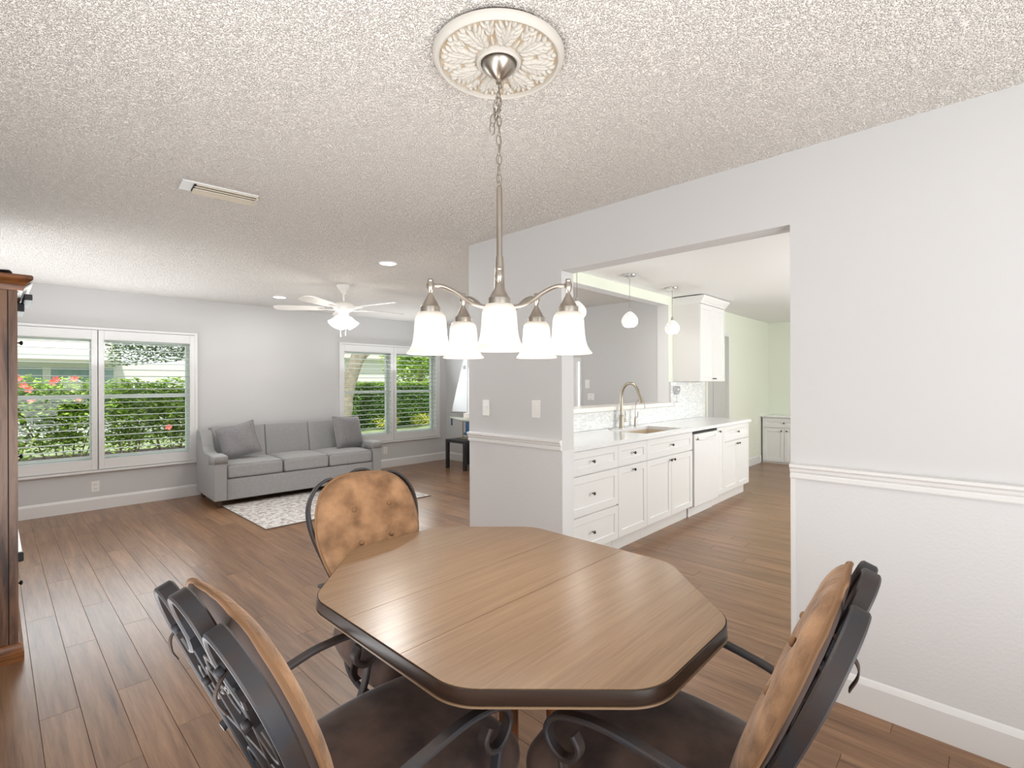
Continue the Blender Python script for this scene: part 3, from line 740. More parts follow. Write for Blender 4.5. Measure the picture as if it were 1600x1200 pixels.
# ---------------------------------------------------------------- dining table
tb = thing('dining_table', 'brown wood-grain octagonal dining table with rounded corners and dark edge', 'table', (1.165, 1.135, 0))
def octo(hx, hy, cx, cy, r, bow=0.012):
    V = [(hx, -cy), (hx, cy), (cx, hy), (-cx, hy), (-hx, cy), (-hx, -cy), (-cx, -hy), (cx, -hy)]
    out = []; n = len(V)
    for i in range(n):
        p, q, s = Vector(V[i - 1]), Vector(V[i]), Vector(V[(i + 1) % n])
        d1 = (p - q).normalized(); d2 = (s - q).normalized(); ang = d1.angle(d2); tl = r / math.tan(ang / 2)
        a = q + d1 * tl; b = q + d2 * tl
        for k in range(9):
            t = k / 8; out.append(((1 - t) ** 2 * a + 2 * t * (1 - t) * q + t * t * b)[:])
    return out
O = octo(.503, .645, .205, .325, .15)
def off(poly, d):
    n = len(poly); o = []
    for i in range(n):
        a = Vector(poly[i - 1]); b = Vector(poly[(i + 1) % n]); t = (b - a).normalized(); o.append((poly[i][0] + t.y * d, poly[i][1] - t.x * d))
    return o
SEAMY = -.131
def clip(poly, lo, hi):
    # clip polygon to y in [lo,hi]
    def cl(P, f, yv):
        o = []
        for i in range(len(P)):
            a, b = P[i - 1], P[i]; fa, fb = f(a), f(b)
            if fa != fb:
                t = (yv - a[1]) / (b[1] - a[1]); o.append((a[0] + (b[0] - a[0]) * t, yv))
            if fb: o.append(b)
        return o
    P = cl(poly, lambda p: p[1] >= lo, lo); return cl(P, lambda p: p[1] <= hi, hi)
inner = off(O, -.003)
for lo, hi in ((-1, SEAMY - .0007), (SEAMY + .0007, .128), (.1292, 1)):
    MB().prism(clip(inner, lo, hi), .736, .740).obj('tabletop', M['table'], tb)
n = len(O); e = MB()
rings = [(0.000, .7385), (.0015, .737), (.002, .73), (.002, .708), (.0, .704)]
vs = []; fs = []
for d_, z in rings: vs += [(x, y, z) for x, y in off(O, d_ - .001)]
for i in range(len(rings) - 1):
    for k in range(n): fs.append((i * n + k, (i + 1) * n + k, (i + 1) * n + (k + 1) % n, i * n + (k + 1) % n)[::-1])
e.add(vs, fs); e.prism(off(O, -.004), .704, .7355)
e.obj('table_edge', M['table_edge'], tb, smooth='auto')
MB().prism(off(O, .003), .700, .7045).obj('edge_strip', M['table_line'], tb)
MB().box(-.30, .30, -.42, .42, .66, .70).obj('apron', M['brown_leg'], tb)
MB().box(-.2, .2, -.25, .25, .62, .66).obj('pedestal_block', M['brown_leg'], tb)
for sx, sy in ((-1, -1), (1, -1), (1, 1), (-1, 1)):
    MB().tube(cr([(sx * .10, sy * .12, .64), (sx * .09, sy * .11, .40), (sx * .12, sy * .14, .14), (sx * .30, sy * .34, .03)], 6), .017, 12).obj('leg', M['brown_leg'], tb, smooth=True)
    MB().lathe([(0, 0), (.022, .004), (.024, .02), (.016, .036), (0, .038)], 14, (sx * .31, sy * .35, 0)).obj('foot', M['chrome'], tb, smooth=True)
MB().lathe([(0, .12), (.016, .12), (.016, .40), (.028, .43), (.016, .46), (.016, .64), (0, .64)], 20).obj('center_column', M['chrome'], tb, smooth='auto')

# ---------------------------------------------------------------- dining chairs
def chair(loc, rz, label, pad_dx=0.0, pad_gap=.0, pad_roll=0.0):
    t = thing('dining_chair', label, 'chair', loc, rz, 'wrought iron dining chairs around the table')
    # local: faces +Y, x across.  back plane: point B(u,v)
    B0 = Vector((0, -.215, .44)); til = .38
    vd = Vector((0, -math.sin(til), math.cos(til))); nd = Vector((0, math.cos(til), math.sin(til)))  # nd points forward
    B = lambda u, v, w=0: B0 + Vector((u, 0, 0)) + vd * v + nd * w
    DW, DT = .032, .011
    def scroll(pts, name, w=DW, t_=DT, off_=0, k=6):
        MB().strap(cr([B(u, v, off_) for u, v in pts], k), nd, w, t_).obj(name, M['iron'], t, smooth='auto')
    for s in (-1, 1):
        # side loop: up the outside, over the top and curling into the back
        scroll([(s * .135, -.06), (s * .150, .05), (s * .185, .19), (s * .228, .33), (s * .243, .42), (s * .233, .492), (s * .192, .553), (s * .135, .577), (s * .092, .546), (s * .080, .495), (s * .108, .45), (s * .14, .43), (s * .155, .455)], 'side_loop', t_=.013)
        # inner S scroll
        scroll([(s * .155, .38), (s * .175, .35), (s * .165, .31), (s * .13, .30), (s * .105, .33), (s * .09, .38), (s * .06, .42), (s * .025, .41), (s * .02, .375), (s * .05, .36)], 'scroll', .024, .007)
        scroll([(s * .115, .46), (s * .10, .36), (s * .06, .24), (s * .03, .12), (s * .06, .02)], 'inner_bar', .024, .007)
        scroll([(s * .14, .10), (s * .125, .15), (s * .09, .17), (s * .06, .14), (s * .07, .10), (s * .10, .10), (s * .105, .13)], 'scroll', .022, .007)
        # clamp bosses
        for u, v in ((.115, .50), (.10, .37)):
            MB().lathe([(0, -.008), (.009, -.006), (.009, .006), (0, .008)], 12, B(s * u, v, -.018), nd).obj('boss', M['iron'], t, smooth=True)
        # arm with hooked front scroll
        X = s * .262
        AP = [(X * .84, -.30, .61), (X * .95, -.22, .64), (X, -.08, .668), (X, .00, .674), (X, .06, .670), (X, .125, .652), (X, .150, .617), (X, .138, .583), (X, .108, .566), (X, .078, .577), (X, .066, .604), (X, .080, .628)]
        AP = [(x, y, z - .018) for x, y, z in AP]
        MB().strap(cr(AP, 6), (1, 0, 0), .029, .013).obj('arm', M['iron'], t, smooth='auto')
        MB().strap(cr([(X, .114, .549), (X, .100, .49), (X * .98, .07, .43), (X * .9, .05, .385)], 6), (1, 0, 0), .027, .012).obj('arm_post', M['iron'], t, smooth='auto')
    scroll([(-.066, .49), (-.074, .535), (-.058, .578), (-.03, .598), (0, .603), (.03, .598), (.058, .578), (.074, .535), (.066, .49)], 'top_loop', t_=.013)
    scroll([(-.03, .46), (-.045, .43), (-.03, .40), (0, .395), (.03, .40), (.045, .43), (.03, .46), (0, .465), (-.03, .46)], 'center_ring', .022, .008, k=5)
    scroll([(-.16, .04), (0, .055), (.16, .04)], 'lower_rail', .026, .009)
    scroll([(-.19, .22), (0, .235), (.19, .22)], 'middle_rail', .020, .008)
    MB().tube(cr([(-.14, -.22, .395), (-.20, -.12, .375), (-.235, .02, .37), (-.225, .16, .37), (-.15, .245, .37), (0, .265, .37), (.15, .245, .37), (.225, .16, .37), (.235, .02, .37), (.20, -.12, .375), (.14, -.22, .395)], 5), .010, 8).obj('seat_frame', M['iron'], t, smooth=True)
    # seat cushion: rounded drum, domed top
    def sag(v_):
        rr = (v_.x / .26) ** 2 + (v_.y / .26) ** 2
        v_.x *= 1 - .10 * (v_.y / .26) ** 2 * (1 if v_.y > 0 else 1.4); v_.y *= 1 - .08 * (v_.x / .26) ** 2
        return v_
    MB().rbox(-.252, .252, -.235, .275, .385, .485, r=.05, n=10, crown=.035, sag=sag).obj('seat_cushion', M['seat'], t, smooth=True)
    # back cushion
    def outline(a):
        # heart-less rounded shield: wide top, tapered bottom
        c, s = math.cos(a), math.sin(a); e_ = 3.0
        r = 1 / (abs(c) ** e_ + abs(s) ** e_) ** (1 / e_)
        x, y = r * c, r * s
        wx = .228 * (1 + .0 * y) * (1 - .36 * max(0, -y + .15) ** 1.3) ; return x * wx, y * .285
    n = 56; levels = [(1.0, 0), (.97, .35), (.90, .62), (.78, .83), (.6, .95), (.4, 1.0), (.2, 1.0)]
    btn = [(-.085, .135), (.075, .125), (-.075, .005), (.06, -.01)]
    def dent(x, y): return sum(math.exp(-((x - a) ** 2 + (y - b) ** 2) / .0011) for a, b in btn)
    for side, nm, mt, T0 in ((1, 'back_cushion', M['pad'], .038), (-1, 'cushion_backing', M['pad_back'], .020)):
        vs = []; fs = []
        cr_, sr_ = math.cos(pad_roll), math.sin(pad_roll)
        def put(x, y, hh):
            fold = .0009 * (math.sin(x * 47 + 4 * math.sin(y * 11)) + math.sin(x * 83 + y * 30)) * max(0, y) / .28 if side > 0 else 0
            w_ = .030 + pad_gap + side * (T0 * hh * (1 - .35 * 0)) + fold - (side * .016 * dent(x, y) if side > 0 else 0)
            xx, yy = x * cr_ - y * sr_, x * sr_ + y * cr_
            vs.append(B(xx + pad_dx, yy + .300, w_ + pad_gap * max(0, yy / .28)))
        for rr, hh in levels:
            for k in range(n):
                x, y = outline(2 * PI * k / n); put(x * rr, y * rr, hh)
        put(0, 0, 1.0); top = len(vs) - 1
        for i in range(len(levels) - 1):
            for k in range(n):
                f = (i * n + k, i * n + (k + 1) % n, (i + 1) * n + (k + 1) % n, (i + 1) * n + k); fs.append(f[::-1] if side > 0 else f)
        for k in range(n):
            f = ((len(levels) - 1) * n + k, (len(levels) - 1) * n + (k + 1) % n, top); fs.append(f[::-1] if side > 0 else f)
        pad = MB().add(vs, fs).obj(nm, mt, t, smooth=True)
        if side > 0: padp = pad; rim = [vs[k] for k in range(n)]
    # fine subdivision of the front so dents read
    sd = padp.modifiers.new('subsurf', 'SUBSURF'); sd.levels = 1; sd.render_levels = 1
    MB().tube(rim, .0055, 8, closed=True).obj('piping', M['piping'], padp, smooth=True)
    for a, b in btn:
        p = B(a * cr_ - b * sr_ + pad_dx, a * sr_ + b * cr_ + .300, .030 + pad_gap + .030 + pad_gap * max(0, b / .28))
        MB().lathe([(0, .010), (.006, .009), (.0105, .004), (.0105, 0), (0, 0)], 14, p, nd).obj('button', M['piping'], padp, smooth=True)
    for s in (-1, 1):
        MB().strap(cr([B(s * .10, .50, .02), B(s * .125, .49, -.025), B(s * .12, .465, -.04), B(s * .128, .435, -.038)], 5), (1, 0, .3), .014, .003).obj('tie', M['tie'], t)
    # swivel base: column, curved legs, casters
    MB().lathe([(0, .07), (.032, .07), (.032, .16), (.022, .18), (.022, .33), (.07, .355), (.07, .372), (0, .372)], 20).obj('swivel_column', M['iron'], t, smooth='auto')
    for k in range(4):
        a = PI / 4 + k * PI / 2; d = Vector((math.cos(a), math.sin(a), 0)); q = Vector((-d.y, d.x, 0))
        MB().strap(cr([d * .02 + Vector((0, 0, .15)), d * .12 + Vector((0, 0, .135)), d * .22 + Vector((0, 0, .10)), d * .31 + Vector((0, 0, .068)), d * .335 + Vector((0, 0, .062))], 5), q, .030, .014).obj('leg', M['iron'], t, smooth='auto')
        MB().strap(cr([d * .03 + Vector((0, 0, .25)), d * .07 + Vector((0, 0, .19)), d * .16 + Vector((0, 0, .125))], 5), q, .022, .008).obj('brace', M['iron'], t, smooth='auto')
        c = d * .325
        MB().lathe([(.010, -.012), (.026, -.012), (.028, -.008), (.028, .008), (.026, .012), (.010, .012)], 18, (c.x, c.y, .028), q).lathe([(.007, .028), (.007, .062)], 10, (c.x, c.y, 0)).obj('caster', M['black'], t, smooth='auto')
    return t
chair((1.086, 1.565, 0), PI - .07, 'iron dining chair facing us beyond the table, camel suede back cushion fully seen', pad_dx=.008, pad_roll=.04)
chair((.672, 1.066, 0), -PI / 2 + .05, 'iron dining chair seen from behind beside the open floor, scrollwork back showing', pad_gap=.004)
chair((1.148, .596, 0), .09, 'iron dining chair seen edge-on beside the doorway wall, cushion sagging off its frame', pad_gap=.002)

# ---------------------------------------------------------------- hutch at the left edge
hu = thing('tall_hutch', 'tall dark-grained wooden cabinet with moulded crown, seen from its side', 'cabinet', (0, 0, 0))
hx0, hx1, hy0, hy1 = -.52, .085, 3.51, 4.75
MB().box(hx0, hx1, hy0, hy1, .09, 1.86).obj('body', M['hutch'], hu, bevel=.002)
MB().box(hx1 - .032, hx1 + .0, hy0 - .006, hy0, .085, 1.857).obj('front_stile', M['hutch'], hu)
MB().box(hx1 - .036, hx1 - .032, hy0 - .001, hy0 + .0, .085, 1.857).obj('groove', M['dark'], hu)
def mould(prof, nm, material):
    # three-sided moulding: profile (out, z) mitred round the near side and the front
    b = MB(); n = len(prof)
    path = [(hx0, hy0, 0, -1), (hx1, hy0, 1, -1), (hx1, hy1, 1, 0)]
    vs = [(x + p * nx, y + p * ny, z) for (x, y, nx, ny) in path for p, z in prof]
    fs = [(i * n + k, i * n + (k + 1) % n, (i + 1) * n + (k + 1) % n, (i + 1) * n + k) for i in range(2) for k in range(n)]
    fs += [tuple(range(n - 1, -1, -1)), tuple(2 * n + k for k in range(n))]
    b.add(vs, fs).obj(nm, material, hu, smooth='auto')
mould([(-.02, 1.855), (.020, 1.855), (.022, 1.862), (.026, 1.875), (.036, 1.893), (.050, 1.905), (.056, 1.912), (.056, 1.926), (.050, 1.932), (-.02, 1.932)], 'crown', M['hutch_trim'])
mould([(-.02, 0), (.020, 0), (.020, .045), (.014, .052), (.014, .075), (.008, .085), (0, .09), (-.02, .09)], 'plinth', M['hutch_trim'])
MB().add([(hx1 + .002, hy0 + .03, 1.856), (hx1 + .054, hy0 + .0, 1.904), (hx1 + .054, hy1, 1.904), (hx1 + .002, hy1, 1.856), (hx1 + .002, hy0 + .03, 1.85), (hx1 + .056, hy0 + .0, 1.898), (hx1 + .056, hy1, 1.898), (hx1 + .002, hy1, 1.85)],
         [(0, 1, 2, 3), (7, 6, 5, 4), (0, 4, 5, 1), (1, 5, 6, 2), (2, 6, 7, 3), (3, 7, 4, 0)]).obj('crown_soffit_glare', M['cabinet'], hu, label='soffit under the front crown, coloured pale as a reflection')  # white colour stands for a grazing reflection on the wooden crown
MB().box(hx1 + .03, hx1 + .064, hy0 + .22, hy0 + .62, 1.84, 1.872).box(hx1 + .005, hx1 + .04, hy0 + .45, hy0 + .75, 1.80, 1.85).obj('bracket', M['black'], hu, bevel=.004)
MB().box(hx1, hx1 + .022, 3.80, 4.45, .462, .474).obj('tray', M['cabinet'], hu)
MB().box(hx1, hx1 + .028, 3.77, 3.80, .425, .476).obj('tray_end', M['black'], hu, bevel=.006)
for y, z in ((3.855, 1.614), (3.91, .981), (4.165, .40), (4.0, .248)):
    MB().lathe([(.004, 0), (.004, .014), (.012, .020), (.013, .026), (.008, .030), (0, .031)], 14, (hx1, y, z), (1, 0, 0)).obj('knob', M['black_knob'], hu, smooth='auto')
cap = thing('cap', 'black rounded item with a curved brim on top of the tall wooden cabinet', 'cap', (-.02, 3.56, 1.932))
MB().lathe([(0, .05), (.03, .048), (.055, .038), (.072, .02), (.078, 0), (0, 0)], 24, (-.02, .03, 0), squash=(1, .9)).obj('crown', M['black'], cap, smooth='auto')
bv = []
for i in range(9):
    a = -1.3 + 2.6 * i / 8
    for rr, zz in ((.05, .012), (.10, .022 - .016 * abs(a)), (.10, .018 - .016 * abs(a)), (.05, .006)):
        bv.append((rr * math.cos(a - .5) * 1.0 - .01, rr * math.sin(a - .5) + .01, max(.0, zz) + .004))
bf = [(i * 4 + k, i * 4 + (k + 1) % 4, (i + 1) * 4 + (k + 1) % 4, (i + 1) * 4 + k) for i in range(8) for k in range(4)] + [(0, 1, 2, 3), (35, 34, 33, 32)]
MB().add(bv, bf).obj('brim', M['black'], cap, smooth=True)

# ---------------------------------------------------------------- sofa
sf = thing('sofa', 'long grey fabric three-seat sofa against the window wall', 'sofa', (1.68, 6.13, 0), -.045)
SW = 2.03; SD = .86; AW = .125
# local: x 0..SW, y 0 (front)..SD (back)
MB().rbox(AW - .01, SW - AW + .01, .02, SD - .02, .075, .315, r=.012, n=4).obj('seat_rail', M['sofa'], sf, smooth=True)
def arm(x0, x1):
    prof = [(0, .08), (0, .555), (.012, .572), (.03, .578), (.42, .578), (.50, .592), (.56, .64), (.61, .73), (.66, .80), (.72, .825), (SD, .825), (SD, .08)]
    return MB().extrude(prof, x0, x1, lambda t, p, q: (t, p, q)).obj('arm', M['sofa'], sf, bevel=.012)
arm(0, AW); arm(SW - AW, SW)
bx = [AW, AW + .61, SW - AW - .61, SW - AW]
def bsag(v_):
    return v_
for i in range(3):
    # backrest sections leaning back
    rot = Matrix.Rotation(-.17, 3, 'X')
    MB().rbox(bx[i] + .001, bx[i + 1] - .001, .60, .80, .30, .875, r=.022, n=6, rot=rot, about=(0, .62, .30)).obj('backrest', M['sofa'], sf, smooth=True)
    xa, xb = bx[i] + .004, bx[i + 1] - .004
    c = MB().rbox(xa, xb, .005, .62, .318, .475, r=.032, n=8, crown=.030)
    co = c.obj('seat_cushion', M['sofa'], sf, smooth=True)
    z = .474
    MB().tube([(xa + .012, .016, z - .006), (xb - .012, .016, z - .006)], .0035, 6).tube([(xa + .012, .016, .326), (xb - .012, .016, .326)], .0035, 6).tube([(xa + .006, .02, .33), (xa + .006, .02, .466)], .003, 6).tube([(xb - .006, .02, .33), (xb - .006, .02, .466)], .003, 6).obj('piping', M['sofa_seam'], co, smooth=True)
MB().rbox(AW - .005, SW - AW + .005, .70, SD, .10, .80, r=.02, n=3).obj('back_panel', M['sofa'], sf, smooth=True)
for x in (AW, SW - AW):
    MB().tube([(x, .003, .09), (x, .003, .45)], .003, 6).obj('seam', M['sofa_seam'], sf)
for x, y in ((.06, .05), (SW - .06, .05), (.06, SD - .06), (SW - .06, SD - .06)):
    MB().lathe([(.022, 0), (.032, .085)], 4, (x, y, 0)).obj('foot', M['foot'], sf)
# fitted cloths on the two arm ends
def armcloth(x0, lab):
    o = thing('armrest_cover', lab, 'cover', (1.68, 6.13, 0), -.045, 'fitted covers on the sofa arms')
    b = MB(); n = 14; g = .006
    xa, xb = x0 - g, x0 + AW + g
    path = [(xa, .50), (xa, .575), (xa + .012, .588), (xb - .012, .588), (xb, .575), (xb, .50)]
    vs = []; fs = []
    m_ = 12
    for i in range(m_ + 1):
        y = -.010 + .24 * i / m_
        for j, (px, pz) in enumerate(path):
            wav = .006 * math.sin(i * 1.9) if j in (0, 5) else 0
            vs.append((px + (wav if j == 0 else -wav), y, pz - (.035 * i / m_ if j in (0, 5) else 0) - (.012 if i == 0 and 0 < j < 5 else 0)))
    k = len(path)
    for i in range(m_):
        for j in range(k - 1): fs.append((i * k + j, i * k + j + 1, (i + 1) * k + j + 1, (i + 1) * k + j))
    fs.append(tuple(range(k)))
    c = b.add(vs, fs).obj('cloth', M['sofa'], o, smooth='auto')
    so = c.modifiers.new('solid', 'SOLIDIFY'); so.thickness = .004
armcloth(0, 'grey fitted cloth over the sofa arm nearer the hibiscus window')
armcloth(SW - AW, 'grey fitted cloth over the sofa arm nearer the black table')

def pillow(loc, rot, s, lab):
    n = 16; vs = []; fs = []
    for side in (1, -1):
        o = len(vs)
        for i in range(n + 1):
            for j in range(n + 1):
                u = -1 + 2 * i / n; v_ = -1 + 2 * j / n
                th = .085 * (max(0, 1 - u ** 4)) ** .55 * (max(0, 1 - v_ ** 4)) ** .55
                x = u * s / 2 * (1 - .07 * (1 - v_ * v_)); y = v_ * s / 2 * (1 - .07 * (1 - u * u))
                th += .006 * math.sin(5 * u + 3 * v_) * (1 - u * u) * (1 - v_ * v_)
                vs.append((x, side * th, y))
        for i in range(n):
            for j in range(n):
                a = o + i * (n + 1) + j; f = (a, a + 1, a + n + 2, a + n + 1); fs.append(f if side > 0 else f[::-1])
    t = thing('throw_pillow', lab, 'pillow', loc, 0, 'grey throw pillows on the sofa')
    t.rotation_euler = rot
    MB().add(vs, fs).obj('cover', M['pillow'], t, smooth=True)
    edge = [(x * s / 2 * (1 - .07 * (1 - y * y)), 0, y * s / 2 * (1 - .07 * (1 - x * x))) for x, y in [(-1 + .2 * k, -1) for k in range(10)] + [(1, -1 + .2 * k) for k in range(10)] + [(1 - .2 * k, 1) for k in range(10)] + [(-1, 1 - .2 * k) for k in range(10)]]
    MB().tube(edge, .006, 6, closed=True).obj('piping', M['pillow'], t, smooth=True)
pillow((2.03, 6.46, .70), (-.42, -.30, -.42), .42, 'grey throw pillow tilted against the sofa arm nearer the hibiscus window')
pillow((3.42, 6.42, .715), (-.30, .03, .18), .44, 'grey throw pillow propped upright at the far end of the sofa')

# ---------------------------------------------------------------- rug
rg = MB(); n1, n2 = 40, 26
rx0, rx1, ry0, ry1 = 1.78, 3.70, 4.92, 6.22
def rz(i, j):
    return .008
rugm = bpy.data.materials.new('rug_pattern'); rugm.use_nodes = True
N = rugm.node_tree.nodes; L = rugm.node_tree.links; bb = N['Principled BSDF']; bb.inputs['Roughness'].default_value = .95
tc = N.new('ShaderNodeTexCoord'); ns = N.new('ShaderNodeTexNoise'); ns.inputs['Scale'].default_value = 22; ns.inputs['Detail'].default_value = 8; ns.inputs['Roughness'].default_value = .75; L.new(tc.outputs['Object'], ns.inputs['Vector'])
rp = N.new('ShaderNodeValToRGB'); L.new(ns.outputs['Fac'], rp.inputs[0])
els = rp.color_ramp.elements; els[0].position = .36; els[0].color = srgb(128, 126, 134); els[1].position = .62; els[1].color = srgb(226, 220, 212)
e2 = els.new(.46); e2.color = srgb(186, 168, 160); e3 = els.new(.5); e3.color = srgb(206, 208, 208)
L.new(rp.outputs[0], bb.inputs['Base Color'])
rug = thing('area_rug', 'pale distressed woven rug on the floor in front of the sofa', 'rug', (0, 0, 0))
MB().box(rx0, rx1, ry0, ry1, .001, .009).obj('pile', rugm, rug)
MB().box(rx0 - .006, rx1 + .006, ry0 - .006, ry0, .001, .010).box(rx0 - .006, rx0, ry0, ry1, .001, .010).box(rx1, rx1 + .006, ry0, ry1, .001, .010).obj('binding', M['rug_edge'], rug)

# ---------------------------------------------------------------- side table and sailboat
st = thing('side_table', 'small square black side table in the far corner', 'table', (5.36, 6.13, 0))
MB().box(-.255, .255, -.24, .24, .425, .472).obj('tabletop', M['black'], st, bevel=.002)
for sx in (-1, 1):
    for sy in (-1, 1):
        MB().box(sx * .255 - (.05 if sx > 0 else 0), sx * .255 + (.05 if sx < 0 else 0), sy * .24 - (.05 if sy > 0 else 0), sy * .24 + (.05 if sy < 0 else 0), 0, .425).obj('leg', M['black'], st, bevel=.002)
bt = thing('model_sailboat', 'model sailboat with tall white sails and blue keel on the black side table', 'model boat', (5.36, 6.13, .472))
# boat axis along -(dir of view right): hull lies along Y
hp = []
secs = [(.44, .004, .33), (.36, .030, .31), (.22, .060, .285), (.05, .078, .272), (-.12, .076, .275), (-.30, .058, .295), (-.42, .030, .315)]
m_ = 9; vs = []; fs = []
for (yy, hw, zb) in secs:
    for k in range(m_):
        a = PI * k / (m_ - 1); vs.append((-hw * math.cos(a), yy, .345 - (.345 - zb) * math.sin(a)))
for i in range(len(secs) - 1):
    for k in range(m_ - 1): fs.append((i * m_ + k, i * m_ + k + 1, (i + 1) * m_ + k + 1, (i + 1) * m_ + k))
    fs.append((i * m_ + m_ - 1, i * m_, (i + 1) * m_, (i + 1) * m_ + m_ - 1))
fs.append(tuple(range(m_))); fs.append(tuple((len(secs) - 1) * m_ + k for k in range(m_))[::-1])
MB().add(vs, fs).obj('hull', M['hull'], bt, smooth='auto')
MB().box(-.006, .006, -.10, .03, .10, .28).obj('keel', M['blue'], bt, bevel=.003)
MB().rbox(-.02, .02, -.13, .07, .06, .11, r=.02, n=4).obj('keel_bulb', M['blue'], bt, smooth=True)
MB().box(-.004, .004, .37, .405, .20, .33).obj('rudder', M['blue'], bt)
MB().box(-.05, .05, -.14, .14, 0, .02).tube([(0, .10, .02), (0, .10, .28)], .008, 8).tube([(0, -.09, .02), (0, -.09, .12)], .008, 8).obj('stand', M['stem'], bt)
MB().tube([(0, .0, .34), (0, -.02, 1.42)], .006, 8).obj('mast', M['plastic'], bt)
MB().tube([(0, 0, .42), (0, .40, .42)], .004, 6).obj('boom', M['dark_knob'], bt)
def sail(pts, nm):
    o = MB().add([(x + .003, y, z) for x, y, z in pts] + [(x - .003, y, z) for x, y, z in pts], [tuple(range(len(pts))), tuple(range(2 * len(pts) - 1, len(pts) - 1, -1))] + [(i, (i + 1) % len(pts), (i + 1) % len(pts) + len(pts), i + len(pts)) for i in range(len(pts))]).obj(nm, M['sail'], bt); return o
ms = sail([(0, .005, .44), (0, .38, .44), (.01, .30, .72), (.015, .20, 1.02), (.01, .10, 1.28), (0, -.02, 1.41)], 'mainsail')
sail([(0, -.02, .40), (0, -.38, .37), (0, -.03, 1.22)], 'jib')
# sail number
fnt = bpy.data.curves.new('sail_number', 'FONT'); fnt.body = '12'; fnt.size = .07; fnt.extrude = .001; fnt.align_x = 'CENTER'
fo = bpy.data.objects.new('tmp_text', fnt); COL.objects.link(fo); bpy.context.view_layer.update(); fme = bpy.data.meshes.new_from_object(fo.evaluated_get(bpy.context.evaluated_depsgraph_get())); bpy.data.objects.remove(fo); fme.materials.clear(); fme.materials.append(M['dark_knob']); fo = bpy.data.objects.new('sail_number', fme); COL.objects.link(fo); fo.parent = ms; fo.location = (-.006, .06, 1.15); fo.rotation_euler = (PI / 2, 0, -PI / 2)

# ---------------------------------------------------------------- kitchen base cabinets
FY = 2.135; FT = .02
def front(par, nm, x0, x1, z0, z1, fr=.055, label=None, y=FY, flip=None):
    """shaker front facing -Y with a recessed panel"""
    g = .0018; x0 += g; x1 -= g; z0 += g; z1 -= g; ya, yb, yr = y, y + FT, y + .008; c = .004
    R4 = lambda xa, xb, za, zb, yy: [(xa, yy, za), (xb, yy, za), (xb, yy, zb), (xa, yy, zb)]
    vs = R4(x0, x1, z0, z1, yb) + R4(x0, x1, z0, z1, ya) + R4(x0 + fr, x1 - fr, z0 + fr, z1 - fr, ya) + R4(x0 + fr + c, x1 - fr - c, z0 + fr + c, z1 - fr - c, yr)
    fs = [(3, 2, 1, 0)]
    for a in (0, 4, 8):
        for k in range(4): k2 = (k + 1) % 4; fs.append((a + k, a + k2, a + 4 + k2, a + 4 + k))
    fs.append((12, 13, 14, 15))
    if flip: vs = [flip(v_) for v_ in vs]
    return MB().add(vs, fs).obj(nm, M['cabinet'], par, bevel=.0012)
def knob(par, x, z, y=FY, axis=(0, -1, 0), r=.012, pos=None):
    MB().lathe([(.005, 0), (.0045, .012), (r, .018), (r * 1.05, .024), (r * .7, .028), (0, .029)], 12, pos or (x, y, z), axis).obj('knob', M['dark_knob'], par, smooth='auto')
Z0, Z1, ZM, ZTOP = .125, .888, .702, .885
YBK = YK - .03
def carcass(t, x0, x1):
    MB().box(x0 + .001, x1 - .001, FY + FT, YBK, Z0 - .005, ZTOP).obj('carcass', M['cab_side'], t)
    MB().box(x0 + .001, x1 - .001, 2.201, YBK, 0, Z0 - .005).obj('toe_kick', M['cab_side'], t)
U = [2.745, 3.485, 3.957, 4.896, 5.53, 5.756, 6.56]
t = thing('base_cabinet', 'white base cabinet with three stacked drawers next to the doorway wall', 'cabinet', (0, 0, 0), 0, 'white kitchen base cabinets')
carcass(t, 2.655, U[1])
MB().box(2.655, U[0], FY + .002, FY + FT, Z0, ZTOP).obj('filler', M['cabinet'], t)
for za, zb in ((ZM, Z1 - .006), (.404, .696), (Z0, .394)):
    d = front(t, 'drawer', U[0], U[1], za, zb); knob(d, (U[0] + U[1]) / 2, (za + zb) / 2)
t = thing('base_cabinet', 'narrow white base cabinet with one drawer over one door, beside the drawer stack', 'cabinet', (0, 0, 0), 0, 'white kitchen base cabinets')
carcass(t, U[1], U[2])
d = front(t, 'drawer', U[1], U[2], ZM, Z1 - .006); knob(d, (U[1] + U[2]) / 2, (ZM + Z1) / 2)
d = front(t, 'door', U[1], U[2], Z0, .696); knob(d, (U[1] + U[2]) / 2, .655)
t = thing('base_cabinet', 'wide white sink base cabinet with two doors beside the dishwasher', 'cabinet', (0, 0, 0), 0, 'white kitchen base cabinets')
MB().box(U[2] + .001, U[3] - .001, FY + FT, YBK, Z0 - .005, .66).box(U[2] + .001, U[3] - .001, FY + FT, FY + .06, .66, ZTOP).obj('carcass', M['cab_side'], t)
MB().box(U[2] + .001, U[3] - .001, 2.201, YBK, 0, Z0 - .005).obj('toe_kick', M['cab_side'], t)
d = front(t, 'drawer', U[2], U[3], ZM, Z1 - .006); knob(d, (U[2] + U[3]) / 2, (ZM + Z1) / 2)
mx_ = (U[2] + U[3]) / 2
d = front(t, 'door', U[2], mx_, Z0, .696); knob(d, mx_ - .035, .655)
d = front(t, 'door', mx_, U[3], Z0, .696); knob(d, mx_ + .035, .655)
